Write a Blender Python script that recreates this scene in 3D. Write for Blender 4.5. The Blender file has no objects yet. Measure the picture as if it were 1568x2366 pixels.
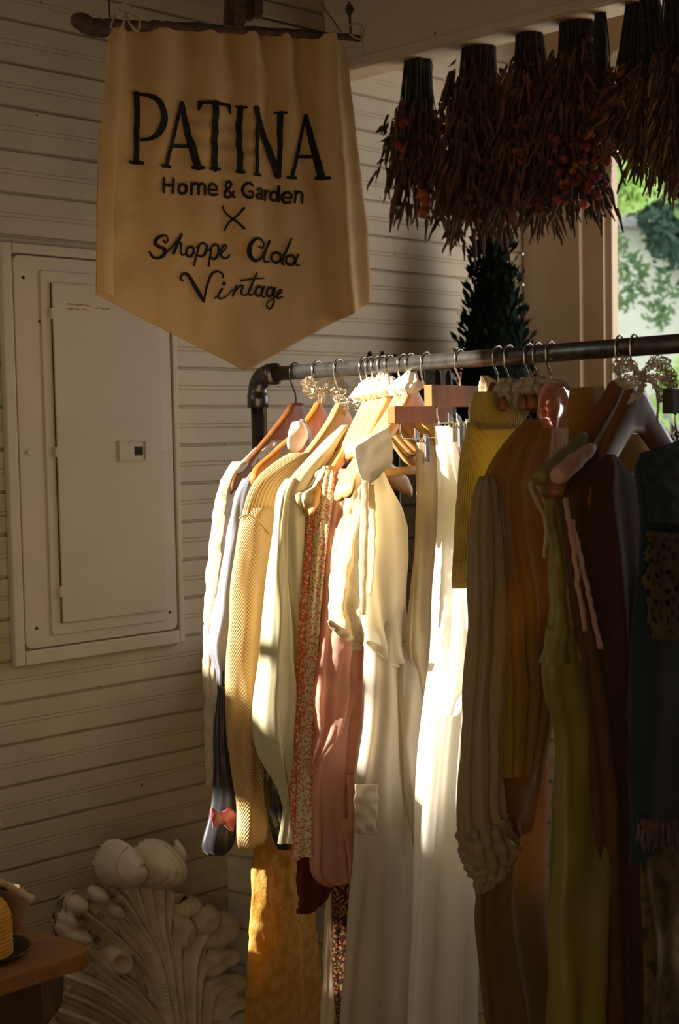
import bpy, bmesh, math, random
import numpy as np
from mathutils import Vector, noise

random.seed(7)
SC = bpy.context.scene
COL = SC.collection
PI = math.pi

# ------------------------------------------------------------------ camera
FPX, CX, CY = 3000.0, 784.0, 1183.0
EYE = np.array([0, 0, 1.5])
PITCH, ROLL = math.atan(181 / 3000), 0.02
FWD = np.array([0, math.cos(PITCH), -math.sin(PITCH)])
_r0 = np.array([1.0, 0, 0]); _u0 = np.cross(_r0, FWD)
RIGHT = math.cos(ROLL) * _r0 - math.sin(ROLL) * _u0
UP = math.sin(ROLL) * _r0 + math.cos(ROLL) * _u0
cam = bpy.data.cameras.new('camera')
cam.sensor_fit = 'VERTICAL'; cam.sensor_height = 36.0; cam.sensor_width = 24.0
cam.lens = 36.0 * FPX / 2366
cam.clip_start = 0.05; cam.clip_end = 200
cam.dof.use_dof = True; cam.dof.focus_distance = 2.25; cam.dof.aperture_fstop = 5.6
camo = bpy.data.objects.new('camera', cam); COL.objects.link(camo)
from mathutils import Matrix
_m = Matrix(((RIGHT[0], UP[0], -FWD[0], EYE[0]), (RIGHT[1], UP[1], -FWD[1], EYE[1]),
             (RIGHT[2], UP[2], -FWD[2], EYE[2]), (0, 0, 0, 1)))
camo.matrix_world = _m
SC.camera = camo

# ------------------------------------------------------------------ light
SC.view_settings.view_transform = 'Standard'; SC.view_settings.look = 'None'
SC.view_settings.gamma = 1.0; SC.view_settings.use_curve_mapping = False
SC.view_settings.exposure = 0.0
SC.cycles.use_denoising = True
SC.cycles.max_bounces = 8; SC.cycles.diffuse_bounces = 4; SC.cycles.transparent_max_bounces = 12
SC.cycles.sample_clamp_indirect = 6.0
SUN_ELEV, SUN_AZ = math.radians(25), math.radians(-25)
LSUN = np.array([-math.cos(SUN_AZ), math.sin(SUN_AZ), math.tan(SUN_ELEV)]); LSUN /= np.linalg.norm(LSUN)
sun = bpy.data.lights.new('sun', 'SUN'); sun.energy = 25.0; sun.angle = 0.014; sun.color = (1.0, .91, .77)
suno = bpy.data.objects.new('sun', sun); COL.objects.link(suno)
suno.rotation_euler = Vector(LSUN).to_track_quat('Z', 'Y').to_euler()
suno.location = (-6, -6, 5)
world = bpy.data.worlds.new('world'); SC.world = world; world.use_nodes = True
wb = world.node_tree.nodes['Background']; wb.inputs[0].default_value = (.86, .95, 1.0, 1); wb.inputs[1].default_value = 2.4

W = np.array([.7466, .6652, 0]); N = np.array([.6652, -.7466, 0])      # along the main wall / out of it
W0 = np.array([-.5435, 2.97, 0])
B = np.array([.766, -.643, 0])                                        # along beam and window wall


def area(name, loc, look, sx, sy, power, color, spread=180):
    l = bpy.data.lights.new(name, 'AREA'); l.shape = 'RECTANGLE'; l.size = sx; l.size_y = sy
    l.energy = power; l.color = color; l.spread = math.radians(spread)
    o = bpy.data.objects.new(name, l); COL.objects.link(o); o.location = loc
    o.rotation_euler = (Vector(loc) - Vector(look)).to_track_quat('Z', 'Y').to_euler()
    return o


# added warm fill by the left end wall; sky light through the window pane right of the frame
area('side_fill', tuple(W0 - W * 2.05 + N * 2.3 + np.array([0, 0, 1.2])), (-.25, 3.0, 1.05), 1.5, 1.3, 4.3, (1.0, .75, .44), 95)
area('window_daylight', (1.28, 3.36, 1.7), (-.4, 2.9, 1.5), .7, 1.4, 8.0, (1.0, .84, .78))


# ------------------------------------------------------------------ projection helpers
def ray(px, py):
    return FWD + RIGHT * (px - CX) / FPX - UP * (py - CY) / FPX


def at(px, py, d):
    return EYE + ray(px, py) * d


def onplane(px, py, P0, n):
    d = ray(px, py)
    return EYE + d * (((P0 - EYE) @ n) / (d @ n))


def project(P):
    d = np.asarray(P) - EYE; z = d @ FWD
    return CX + FPX * (d @ RIGHT) / z, CY - FPX * (d @ UP) / z


def wall_sz(px, py):
    P = onplane(px, py, W0, N)
    return (P - W0) @ W, P[2]


def wp(s, z, off=0.0):
    return W0 + W * s + N * off + np.array([0, 0, z])


# ------------------------------------------------------------------ mesh helpers
def tag(o, label=None, cat=None, group=None, kind=None):
    if label: o['label'] = label
    if cat: o['category'] = cat
    if group: o['group'] = group
    if kind: o['kind'] = kind
    return o


def thing(name, label, cat, loc=(0, 0, 0), group=None):
    o = bpy.data.objects.new(name, None); COL.objects.link(o)
    o.empty_display_size = .05
    o.location = [float(v) for v in loc]
    o['org'] = 0
    del o['org']
    return tag(o, label, cat, group)


def org(o):
    while o.parent: o = o.parent
    return np.array(o.location)


def mesh(name, V, F, mat, parent=None, smooth=True, origin=None, uv=None, mats=None, midx=None):
    V = np.asarray(V, float)
    if parent is not None: c = org(parent)
    elif origin is not None: c = np.asarray(origin, float)
    else: c = np.array([V[:, 0].mean(), V[:, 1].mean(), V[:, 2].min()])
    me = bpy.data.meshes.new(name)
    me.from_pydata([tuple(v) for v in (V - c)], [], F)
    if uv is not None:
        ul = me.uv_layers.new(name='uv')
        for p in me.polygons:
            for li, vi in zip(p.loop_indices, p.vertices):
                ul.data[li].uv = uv[vi]
    if smooth:
        me.polygons.foreach_set('use_smooth', [True] * len(me.polygons))
    me.materials.append(mat)
    for m in (mats or []): me.materials.append(m)
    if midx: me.polygons.foreach_set('material_index', midx)
    me.update()
    o = bpy.data.objects.new(name, me); COL.objects.link(o)
    if parent is not None: o.parent = parent
    else: o.location = c
    return o


class MB:
    """collects simple shapes into one mesh"""
    def __init__(s): s.V = []; s.F = []

    def add(s, V, F):
        b = len(s.V); s.V += [np.asarray(v, float) for v in V]; s.F += [tuple(i + b for i in f) for f in F]
        return s

    def box(s, c, ax, ay, az):
        """box from corner-centre c with half axes vectors"""
        c, ax, ay, az = [np.asarray(v, float) for v in (c, ax, ay, az)]
        V = [c + i * ax + j * ay + k * az for i in (-1, 1) for j in (-1, 1) for k in (-1, 1)]
        F = [(0, 1, 3, 2), (4, 6, 7, 5), (0, 4, 5, 1), (2, 3, 7, 6), (0, 2, 6, 4), (1, 5, 7, 3)]
        return s.add(V, F)

    def tube(s, pts, r, n=8, caps=True):
        pts = [np.asarray(p, float) for p in pts]
        m = len(pts)
        rs = [r] * m if np.isscalar(r) else list(r)
        V = []; F = []
        up = None
        for i, p in enumerate(pts):
            t = pts[min(i + 1, m - 1)] - pts[max(i - 1, 0)]
            t = t / (np.linalg.norm(t) + 1e-12)
            if up is None:
                a = np.array([0, 0, 1.0]) if abs(t[2]) < .9 else np.array([1.0, 0, 0])
                up = np.cross(t, a)
            up = up - t * (up @ t); up /= np.linalg.norm(up) + 1e-12
            sd = np.cross(t, up)
            for k in range(n):
                th = 2 * PI * k / n
                V.append(p + rs[i] * (math.cos(th) * up + math.sin(th) * sd))
        for i in range(m - 1):
            for k in range(n):
                F.append((i * n + k, i * n + (k + 1) % n, (i + 1) * n + (k + 1) % n, (i + 1) * n + k))
        if caps:
            F.append(tuple(range(n - 1, -1, -1))); F.append(tuple((m - 1) * n + k for k in range(n)))
        return s.add(V, F)

    def ball(s, c, r, nu=10, nv=7, axes=None, bump=0, seed=0):
        c = np.asarray(c, float)
        if np.isscalar(r): r = (r, r, r)
        A = axes if axes is not None else (np.array([1, 0, 0]), np.array([0, 1, 0]), np.array([0, 0, 1]))
        V = []; F = []
        for j in range(nv + 1):
            ph = PI * j / nv
            for i in range(nu):
                th = 2 * PI * i / nu
                d = (math.sin(ph) * math.cos(th), math.sin(ph) * math.sin(th), math.cos(ph))
                q = 1 + (bump * noise.noise(Vector(d) * 2.3 + Vector((seed * 3.1, 0, 0))) if bump else 0)
                V.append(c + q * (d[0] * r[0] * A[0] + d[1] * r[1] * A[1] + d[2] * r[2] * A[2]))
        for j in range(nv):
            for i in range(nu):
                F.append((j * nu + i, (j + 1) * nu + i, (j + 1) * nu + (i + 1) % nu, j * nu + (i + 1) % nu))
        return s.add(V, F)

    def lathe(s, c, prof, n=24, axes=None):
        c = np.asarray(c, float)
        A = axes if axes is not None else (np.array([1, 0, 0]), np.array([0, 1, 0]), np.array([0, 0, 1]))
        V = []; F = []
        for r, z in prof:
            for k in range(n):
                th = 2 * PI * k / n
                V.append(c + r * math.cos(th) * A[0] + r * math.sin(th) * A[1] + z * A[2])
        for j in range(len(prof) - 1):
            for k in range(n):
                F.append((j * n + k, j * n + (k + 1) % n, (j + 1) * n + (k + 1) % n, (j + 1) * n + k))
        return s.add(V, F)

    def prism(s, poly, d):
        """closed polygon (3D points) extruded by vector d"""
        n = len(poly); P = [np.asarray(p, float) for p in poly]; d = np.asarray(d, float)
        V = P + [p + d for p in P]
        F = [tuple(range(n)), tuple(range(2 * n - 1, n - 1, -1))]
        F += [(i, i + n, (i + 1) % n + n, (i + 1) % n) for i in range(n)]
        return s.add(V, F)

    def build(s, name, mat, parent=None, smooth=False, bevel=0, origin=None, auto=False):
        o = mesh(name, s.V, s.F, mat, parent, smooth, origin)
        bm = bmesh.new(); bm.from_mesh(o.data); bmesh.ops.recalc_face_normals(bm, faces=bm.faces[:]); bm.to_mesh(o.data); bm.free()
        if bevel:
            b = o.modifiers.new('bevel', 'BEVEL'); b.width = bevel; b.segments = 2; b.limit_method = 'ANGLE'
        return o


def smoothpts(P, n=8):
    """Catmull-Rom through rows of numbers"""
    P = [np.asarray(p, float) for p in P]; out = []
    for i in range(len(P) - 1):
        p0, p1, p2, p3 = P[max(i - 1, 0)], P[i], P[i + 1], P[min(i + 2, len(P) - 1)]
        for k in range(n):
            t = k / n
            out.append(.5 * (2 * p1 + (p2 - p0) * t + (2 * p0 - 5 * p1 + 4 * p2 - p3) * t * t + (3 * p1 - p0 - 3 * p2 + p3) * t ** 3))
    out.append(P[-1]); return out


# ------------------------------------------------------------------ materials
def nt(name):
    m = bpy.data.materials.new(name); m.use_nodes = True
    t = m.node_tree; t.nodes.clear()
    o = t.nodes.new('ShaderNodeOutputMaterial')
    return m, t, o


def node(t, kind, **kw):
    n = t.nodes.new(kind)
    for k, v in kw.items():
        if hasattr(n, k) and k not in ('inputs',): setattr(n, k, v)
    return n


def setin(n, **kw):
    for k, v in kw.items():
        n.inputs[k.replace('_', ' ')].default_value = v
    return n


def ramp(t, stops, interp='LINEAR'):
    r = t.nodes.new('ShaderNodeValToRGB'); e = r.color_ramp.elements; r.color_ramp.interpolation = interp
    while len(e) > 1: e.remove(e[-1])
    for i, (p, c) in enumerate(stops):
        if i == 0: e[0].position = p; x = e[0]
        else: x = e.new(p)
        x.color = (*c[:3], 1)
    return r


def coords(t, uv=False, scale=(1, 1, 1)):
    tc = t.nodes.new('ShaderNodeTexCoord'); mp = t.nodes.new('ShaderNodeMapping')
    mp.inputs['Scale'].default_value = scale
    t.links.new(tc.outputs['UV' if uv else 'Object'], mp.inputs['Vector'])
    return mp.outputs[0]


def simple(name, c, rough=.6, metal=0.0, var=.12, nscale=30, bump=.0, bscale=200, stretch=(1, 1, 1), spec=.5):
    m, t, o = nt(name)
    p = node(t, 'ShaderNodeBsdfPrincipled'); setin(p, Roughness=rough, Metallic=metal)
    p.inputs['Specular IOR Level'].default_value = spec
    v = coords(t, scale=stretch)
    nz = node(t, 'ShaderNodeTexNoise'); setin(nz, Scale=nscale, Detail=5.0); t.links.new(v, nz.inputs['Vector'])
    r = ramp(t, [(.3, [x * (1 - var) for x in c]), (.7, [min(1, x * (1 + var)) for x in c])])
    t.links.new(nz.outputs[0], r.inputs[0]); t.links.new(r.outputs[0], p.inputs['Base Color'])
    if bump:
        n2 = node(t, 'ShaderNodeTexNoise'); setin(n2, Scale=bscale, Detail=4.0); t.links.new(v, n2.inputs['Vector'])
        b = node(t, 'ShaderNodeBump'); setin(b, Strength=bump, Distance=.002)
        t.links.new(n2.outputs[0], b.inputs['Height']); t.links.new(b.outputs[0], p.inputs['Normal'])
    t.links.new(p.outputs[0], o.inputs[0])
    return m


def wood(name, c1, c2, rough=.4, grain=26, axis=2):
    m, t, o = nt(name)
    p = node(t, 'ShaderNodeBsdfPrincipled'); setin(p, Roughness=rough); p.inputs['Specular IOR Level'].default_value = .22
    sc = [9, 9, 9]; sc[axis] = 1.2
    v = coords(t, scale=sc)
    nz = node(t, 'ShaderNodeTexNoise'); setin(nz, Scale=grain / 4, Detail=6.0, Distortion=1.2); t.links.new(v, nz.inputs['Vector'])
    r = ramp(t, [(.3, c1), (.7, c2)])
    t.links.new(nz.outputs[0], r.inputs[0]); t.links.new(r.outputs[0], p.inputs['Base Color'])
    b = node(t, 'ShaderNodeBump'); setin(b, Strength=.15, Distance=.001)
    t.links.new(nz.outputs[0], b.inputs['Height']); t.links.new(b.outputs[0], p.inputs['Normal'])
    t.links.new(p.outputs[0], o.inputs[0])
    return m


def cloth(name, c, tr=.35, tc=None, rough=.85, kind='weave', c2=None, c3=None, sheen=.06, freq=300, bump=.4, spec=.15, pscale=90, alpha=None):
    """fabric: diffuse plus translucent; kinds weave, rib, knit, print, slub, fuzzy, satin"""
    m, t, o = nt(name)
    p = node(t, 'ShaderNodeBsdfPrincipled'); setin(p, Roughness=rough)
    p.inputs['Specular IOR Level'].default_value = spec; p.inputs['Sheen Weight'].default_value = sheen
    tl = node(t, 'ShaderNodeBsdfTranslucent')
    mx = node(t, 'ShaderNodeMixShader'); mx.inputs[0].default_value = tr
    tcol = tc or c
    uvv = coords(t, uv=True); ob = coords(t)
    bh = None
    if kind == 'print':
        vo = node(t, 'ShaderNodeTexVoronoi'); setin(vo, Scale=pscale, Randomness=1.0); t.links.new(ob, vo.inputs['Vector'])
        n0 = node(t, 'ShaderNodeTexNoise'); setin(n0, Scale=pscale * .8, Detail=3.0); t.links.new(ob, n0.inputs['Vector'])
        cr = ramp(t, [(0, c2), (.42, c2), (.5, c3 or c2), (.6, c2), (.75, c3 or c2)], 'CONSTANT')
        sep = node(t, 'ShaderNodeSeparateColor'); t.links.new(vo.outputs['Color'], sep.inputs[0])
        t.links.new(sep.outputs[0], cr.inputs[0])
        msk = node(t, 'ShaderNodeMath', operation='ADD'); t.links.new(vo.outputs['Distance'], msk.inputs[0])
        mm = node(t, 'ShaderNodeMath', operation='MULTIPLY'); mm.inputs[1].default_value = .5; t.links.new(n0.outputs[0], mm.inputs[0])
        t.links.new(mm.outputs[0], msk.inputs[1])
        mr = ramp(t, [(.66, (1, 1, 1)), (.74, (0, 0, 0))]); t.links.new(msk.outputs[0], mr.inputs[0])
        mix = node(t, 'ShaderNodeMix', data_type='RGBA'); t.links.new(mr.outputs[0], mix.inputs[0])
        mix.inputs[6].default_value = (*c, 1); t.links.new(cr.outputs[0], mix.inputs[7])
        t.links.new(mix.outputs[2], p.inputs['Base Color']); t.links.new(mix.outputs[2], tl.inputs[0])
    else:
        n0 = node(t, 'ShaderNodeTexNoise'); setin(n0, Scale=14.0, Detail=4.0); t.links.new(ob, n0.inputs['Vector'])
        r = ramp(t, [(.3, [x * .9 for x in c]), (.7, c)]); t.links.new(n0.outputs[0], r.inputs[0])
        src = r.outputs[0]
        if c2 is not None:
            n3 = node(t, 'ShaderNodeTexNoise'); setin(n3, Scale=pscale, Detail=3.0); t.links.new(ob, n3.inputs['Vector'])
            r3 = ramp(t, [(.45, (0, 0, 0)), (.55, (1, 1, 1))]); t.links.new(n3.outputs[0], r3.inputs[0])
            mix = node(t, 'ShaderNodeMix', data_type='RGBA'); t.links.new(r3.outputs[0], mix.inputs[0])
            t.links.new(src, mix.inputs[6]); mix.inputs[7].default_value = (*c2, 1); src = mix.outputs[2]
        t.links.new(src, p.inputs['Base Color']); tl.inputs[0].default_value = (*tcol, 1)
    bp = node(t, 'ShaderNodeBump'); setin(bp, Strength=bump, Distance=.0025)
    if kind in ('rib', 'knit'):
        sx = node(t, 'ShaderNodeSeparateXYZ'); t.links.new(uvv, sx.inputs[0])
        def wav(out, f):
            a = node(t, 'ShaderNodeMath', operation='MULTIPLY'); a.inputs[1].default_value = f; t.links.new(out, a.inputs[0])
            s_ = node(t, 'ShaderNodeMath', operation='SINE'); t.links.new(a.outputs[0], s_.inputs[0]); return s_.outputs[0]
        h = wav(sx.outputs[0], freq)
        if kind == 'knit':
            h2 = wav(sx.outputs[1], freq * .9)
            q = node(t, 'ShaderNodeMath', operation='MULTIPLY'); t.links.new(h, q.inputs[0]); t.links.new(h2, q.inputs[1]); h = q.outputs[0]
            bp.inputs['Distance'].default_value = .004
        t.links.new(h, bp.inputs['Height'])
    elif kind == 'satin':
        n1 = node(t, 'ShaderNodeTexNoise'); setin(n1, Scale=18.0, Detail=2.0); t.links.new(ob, n1.inputs['Vector'])
        t.links.new(n1.outputs[0], bp.inputs['Height'])
    else:
        s_ = {'weave': 420.0, 'print': 300.0, 'slub': 90.0, 'fuzzy': 170.0}.get(kind, 300.0)
        n1 = node(t, 'ShaderNodeTexNoise'); setin(n1, Scale=s_, Detail=6.0, Roughness=.7); t.links.new(ob, n1.inputs['Vector'])
        if kind == 'slub':
            n1.inputs['Distortion'].default_value = 1.0
        t.links.new(n1.outputs[0], bp.inputs['Height'])
        if kind in ('fuzzy', 'slub'): bp.inputs['Distance'].default_value = .006
    t.links.new(bp.outputs[0], p.inputs['Normal']); t.links.new(bp.outputs[0], tl.inputs['Normal'])
    t.links.new(p.outputs[0], mx.inputs[1]); t.links.new(tl.outputs[0], mx.inputs[2])
    last = mx.outputs[0]
    if alpha is not None:      # open lace: holes between threads
        vo = node(t, 'ShaderNodeTexVoronoi', feature='DISTANCE_TO_EDGE'); setin(vo, Scale=alpha); t.links.new(ob, vo.inputs['Vector'])
        gt = node(t, 'ShaderNodeMath', operation='GREATER_THAN'); gt.inputs[1].default_value = .2; t.links.new(vo.outputs[0], gt.inputs[0])
        tp = node(t, 'ShaderNodeBsdfTransparent'); m2 = node(t, 'ShaderNodeMixShader')
        t.links.new(gt.outputs[0], m2.inputs[0]); t.links.new(last, m2.inputs[1]); t.links.new(tp.outputs[0], m2.inputs[2]); last = m2.outputs[0]
    t.links.new(last, o.inputs[0])
    return m


def paint(name, c, dirt=.25, rough=.55):
    """old painted boards: faint mottling, specks and nail heads"""
    m, t, o = nt(name)
    p = node(t, 'ShaderNodeBsdfPrincipled'); setin(p, Roughness=rough)
    p.inputs['Specular IOR Level'].default_value = .3
    v = coords(t)
    n1 = node(t, 'ShaderNodeTexNoise'); setin(n1, Scale=3.0, Detail=6.0, Roughness=.65); t.links.new(v, n1.inputs['Vector'])
    r = ramp(t, [(.3, [x * (1 - dirt) for x in c]), (.65, c)]); t.links.new(n1.outputs[0], r.inputs[0])
    vo = node(t, 'ShaderNodeTexVoronoi'); setin(vo, Scale=9.0); t.links.new(v, vo.inputs['Vector'])
    r2 = ramp(t, [(.028, (1, 1, 1)), (.04, (0, 0, 0))]); t.links.new(vo.outputs['Distance'], r2.inputs[0])
    mix = node(t, 'ShaderNodeMix', data_type='RGBA'); t.links.new(r2.outputs[0], mix.inputs[0])
    t.links.new(r.outputs[0], mix.inputs[6]); mix.inputs[7].default_value = (.12, .08, .05, 1)
    t.links.new(mix.outputs[2], p.inputs['Base Color'])
    n2 = node(t, 'ShaderNodeTexNoise'); setin(n2, Scale=60.0, Detail=5.0); t.links.new(v, n2.inputs['Vector'])
    b = node(t, 'ShaderNodeBump'); setin(b, Strength=.12, Distance=.002); t.links.new(n2.outputs[0], b.inputs['Height'])
    t.links.new(b.outputs[0], p.inputs['Normal']); t.links.new(p.outputs[0], o.inputs[0])
    return m


def leafmat(name, c, tr=.4, var=.3):
    m, t, o = nt(name)
    d = node(t, 'ShaderNodeBsdfDiffuse'); tl = node(t, 'ShaderNodeBsdfTranslucent'); mx = node(t, 'ShaderNodeMixShader'); mx.inputs[0].default_value = tr
    v = coords(t); n1 = node(t, 'ShaderNodeTexNoise'); setin(n1, Scale=1.6, Detail=3.0); t.links.new(v, n1.inputs['Vector'])
    r = ramp(t, [(.35, [x * (1 - var) for x in c]), (.65, [min(1, x * (1 + var)) for x in c])]); t.links.new(n1.outputs[0], r.inputs[0])
    t.links.new(r.outputs[0], d.inputs[0]); t.links.new(r.outputs[0], tl.inputs[0])
    t.links.new(d.outputs[0], mx.inputs[1]); t.links.new(tl.outputs[0], mx.inputs[2]); t.links.new(mx.outputs[0], o.inputs[0])
    return m


M = {}
M['wall'] = paint('painted_boards', (.60, .50, .34))
M['panel'] = paint('painted_metal', (.63, .53, .38), .12, .45)
M['frame'] = paint('painted_trim', (.62, .52, .36), .15)
M['beam'] = paint('beam_paint', (.60, .44, .26), .2)
M['window_paint'] = paint('window_paint', (.56, .42, .27), .2)
M['ceiling'] = paint('ceiling_paint', (.50, .36, .22), .2)
M['floor'] = wood('floor_wood', (.16, .09, .05), (.26, .16, .09), .5)
M['plaster'] = simple('plaster', (.60, .50, .35), .9, var=.18, nscale=18, bump=.5, bscale=160)
M['iron'] = simple('black_pipe', (.15, .143, .13), .36, .92, var=.3, nscale=60, bump=.15)
M['wire'] = simple('steel_wire', (.62, .58, .52), .22, 1.0, var=.05)
M['dark_wire'] = simple('dark_wire', (.06, .05, .045), .4, .9, var=.1)
M['clipsteel'] = simple('clip_steel', (.55, .53, .5), .25, 1.0, var=.1)
M['screw'] = simple('screw_head', (.10, .07, .05), .5, .4)
M['hole'] = simple('dark_hole', (.02, .015, .01), .9)
M['lightwood'] = wood('pale_hanger_wood', (.60, .33, .11), (.70, .43, .17), .4)
M['orangewood'] = wood('orange_hanger_wood', (.30, .10, .018), (.40, .15, .03), .4)
M['brownwood'] = wood('brown_hanger_wood', (.15, .05, .015), (.22, .08, .025), .4)
M['redwood'] = wood('red_brown_wood', (.20, .062, .010), (.28, .095, .016), .55)
M['blackwood'] = wood('black_wood', (.03, .02, .015), (.05, .035, .025), .4)
M['tablewood'] = wood('table_wood', (.20, .09, .032), (.29, .14, .055), .45, axis=0)
M['darktable'] = wood('dark_table_wood', (.05, .03, .02), (.09, .05, .03), .5)
M['bark'] = simple('bark', (.075, .042, .025), .95, var=.5, nscale=45, bump=1.0, bscale=70)
M['cord'] = simple('cord', (.38, .27, .13), .9, bump=.4)
M['twine_dark'] = simple('dark_cord', (.05, .03, .02), .9)
M['banner'] = cloth('canvas', (.66, .44, .20), .10, (.75, .45, .15), kind='weave', bump=.5, sheen=.1)
M['ink'] = simple('black_ink', (.022, .021, .016), .9, var=.1, spec=.1)
M['lace'] = cloth('white_lace', (.86, .80, .66), .35, kind='weave', alpha=230.0)
M['lace_tan'] = cloth('ecru_lace', (.66, .55, .38), .3, kind='weave', alpha=230.0)
M['lace_dense'] = cloth('gathered_lace', (.88, .82, .70), .3, kind='slub')
M['lace_dense_tan'] = cloth('gathered_ecru_lace', (.62, .50, .33), .3, kind='slub')

# ================================================================== SETTING
PITCHB = 0.0                     # filled below: board pitch and phase read off the wall
_, zb0 = wall_sz(235, 1589); _, zb1 = wall_sz(235, 1864)
PITCHB = (zb0 - zb1) / 3
S_CORNER = wall_sz(1216, 800)[0]
S_LEFT = -2.1


def board_wall(name, p0, along, out, s0, s1, z0, z1, ph, gap=.0042, depth=.010, kind='structure'):
    """tongue-and-groove boards: a V gap at every joint and a narrow double bead in mid board"""
    prof = []      # (z, depth)
    k = math.floor((z0 - ph) / PITCHB) - 1
    while ph + k * PITCHB < z1:
        z = ph + k * PITCHB
        for dz, d in ((-gap, 0), (-gap * .5, -depth), (gap * .5, -depth), (gap, 0)): prof.append((z + dz, d))
        m = z + PITCHB / 2
        for c in (-.0045, .0045):
            for dz, d in ((-.0017, 0), (0, -.0022), (.0017, 0)): prof.append((m + c + dz, d))
        k += 1
    prof = [(min(max(z, z0), z1), d) for z, d in prof]
    V = []; F = []
    ns = 24
    for i in range(ns + 1):
        s = s0 + (s1 - s0) * i / ns
        for z, d in prof:
            q = 0 if d == 0 else .0012 * noise.noise(Vector((s * 3, z * 9, 0)))
            V.append(np.asarray(p0) + along * s + out * (d - abs(q)) + np.array([0, 0, z]))
    n = len(prof)
    for i in range(ns):
        for j in range(n - 1):
            F.append((i * n + j, (i + 1) * n + j, (i + 1) * n + j + 1, i * n + j + 1))
    # back slab gives the wall its thickness
    mb = MB(); mb.add(V, F)
    mid = np.asarray(p0) + along * (s0 + s1) / 2 + out * -.05 + np.array([0, 0, (z0 + z1) / 2])
    mb.box(mid, along * abs(s1 - s0) / 2, out * .035, np.array([0, 0, (z1 - z0) / 2]))
    o = mesh(name, mb.V, mb.F, M['wall'], None, False)
    return tag(o, kind=kind)


board_wall('wall_back', W0, W, N, S_LEFT - .05, S_CORNER, 0, 3.0, zb0)

# low boarded half wall standing out from the main wall behind the clothes
HW0 = wp(wall_sz(526, 2030)[0], 0, 0); HWD = np.array([.885, -.465, 0]); HWN = np.array([-.465, -.885, 0])
board_wall('wall_low', HW0 - HWN * .0, HWD, HWN, .0, 1.1, 0, 1.02, zb0 - .012)

# window wall, running from the corner towards the right of the camera
C1 = wp(S_CORNER, 0); BN = np.array([-B[1], B[0], 0]) * -1.0       # into the room
def bw(s, z, off=0.0): return C1 + B * s + BN * off + np.array([0, 0, z])
S_WIN0, S_WIN1, Z_SILL, Z_HEAD = .262, 1.45, .95, 2.46
def slab(name, s0, s1, z0, z1, off, t, mat):
    mb = MB(); mb.box(bw((s0 + s1) / 2, (z0 + z1) / 2, off - t / 2), B * (s1 - s0) / 2, BN * t / 2, np.array([0, 0, (z1 - z0) / 2]))
    return mb
mb = MB()
for a in ((0, S_WIN0, 0, 3.0), (S_WIN0, S_WIN1, 0, Z_SILL), (S_WIN0, S_WIN1, Z_HEAD, 3.0), (S_WIN1, 3.6, 0, 3.0)):
    mb.box(bw((a[0] + a[1]) / 2, (a[2] + a[3]) / 2, -.025), B * (a[1] - a[0]) / 2, BN * .025, np.array([0, 0, (a[3] - a[2]) / 2]))
mb.box(bw(.10, 1.5, .008), B * .095, BN * .012, np.array([0, 0, 1.5]))
tag(mb.build('wall_right', M['window_paint']), kind='structure')
# window with frame, bars and glass
win = tag(MB().box(bw((S_WIN0 + S_WIN1) / 2, Z_SILL - .02, .03), B * ((S_WIN1 - S_WIN0) / 2 + .03), BN * .06, np.array([0, 0, .02])).build('window_1', M['window_paint']), kind='structure')
fr = MB()
hh = (Z_HEAD - Z_SILL) / 2; zc = (Z_HEAD + Z_SILL) / 2
for s in (S_WIN0 + .010, .82, S_WIN1 - .010): fr.box(bw(s, zc, -.03), B * .012, BN * .018, np.array([0, 0, hh]))
for z in (Z_SILL + .02, Z_HEAD - .02): fr.box(bw((S_WIN0 + S_WIN1) / 2, z, -.03), B * (S_WIN1 - S_WIN0) / 2, BN * .03, np.array([0, 0, .02]))
fr.build('window_frame', M['window_paint'], win, bevel=.003)
m, t, o = nt('window_glass')
g1 = node(t, 'ShaderNodeBsdfTransparent'); g2 = node(t, 'ShaderNodeBsdfGlossy'); setin(g2, Roughness=.02)
gm = node(t, 'ShaderNodeMixShader'); gm.inputs[0].default_value = .05
t.links.new(g1.outputs[0], gm.inputs[1]); t.links.new(g2.outputs[0], gm.inputs[2]); t.links.new(gm.outputs[0], o.inputs[0]); M['glass'] = m
MB().box(bw((S_WIN0 + S_WIN1) / 2, zc, -.05), B * (S_WIN1 - S_WIN0) / 2, BN * .003, np.array([0, 0, hh])).build('window_pane', M['glass'], win)

# left end wall, out of frame: openings shaped so the low sun falls in patches on the clothes
LW0 = W0 + W * S_LEFT
def lw(u, v, off=0.0): return LW0 + N * u - W * off + np.array([0, 0, v])
def wall_with_holes(name, holes, U0, U1, V0, V1):
    us = sorted({U0, U1, .285, .345, .39, .392, .408} | {u for h in holes for u in (h[0], h[1])})
    mb = MB()
    for a, b in zip(us[:-1], us[1:]):
        hs = sorted([h for h in holes if h[0] <= a + 1e-6 and h[1] >= b - 1e-6], key=lambda h: h[2])
        def edge(h, u, k):       # sloped sill / head
            f = (u - h[0]) / (h[1] - h[0]); return (h[2] + (h[3] - h[2]) * f) if k == 0 else (h[4] + (h[5] - h[4]) * f)
        lo = (V0, V0)
        spans = []
        for h in hs:
            spans.append((lo, (edge(h, a, 0), edge(h, b, 0)))); lo = (edge(h, a, 1), edge(h, b, 1))
        spans.append((lo, (V1, V1)))
        for (p, q), (r_, s_) in spans:
            mb.prism([lw(a, p), lw(b, q), lw(b, s_), lw(a, r_)], W * -.03)
    return tag(mb.build(name, M['wall']), kind='structure')
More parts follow.
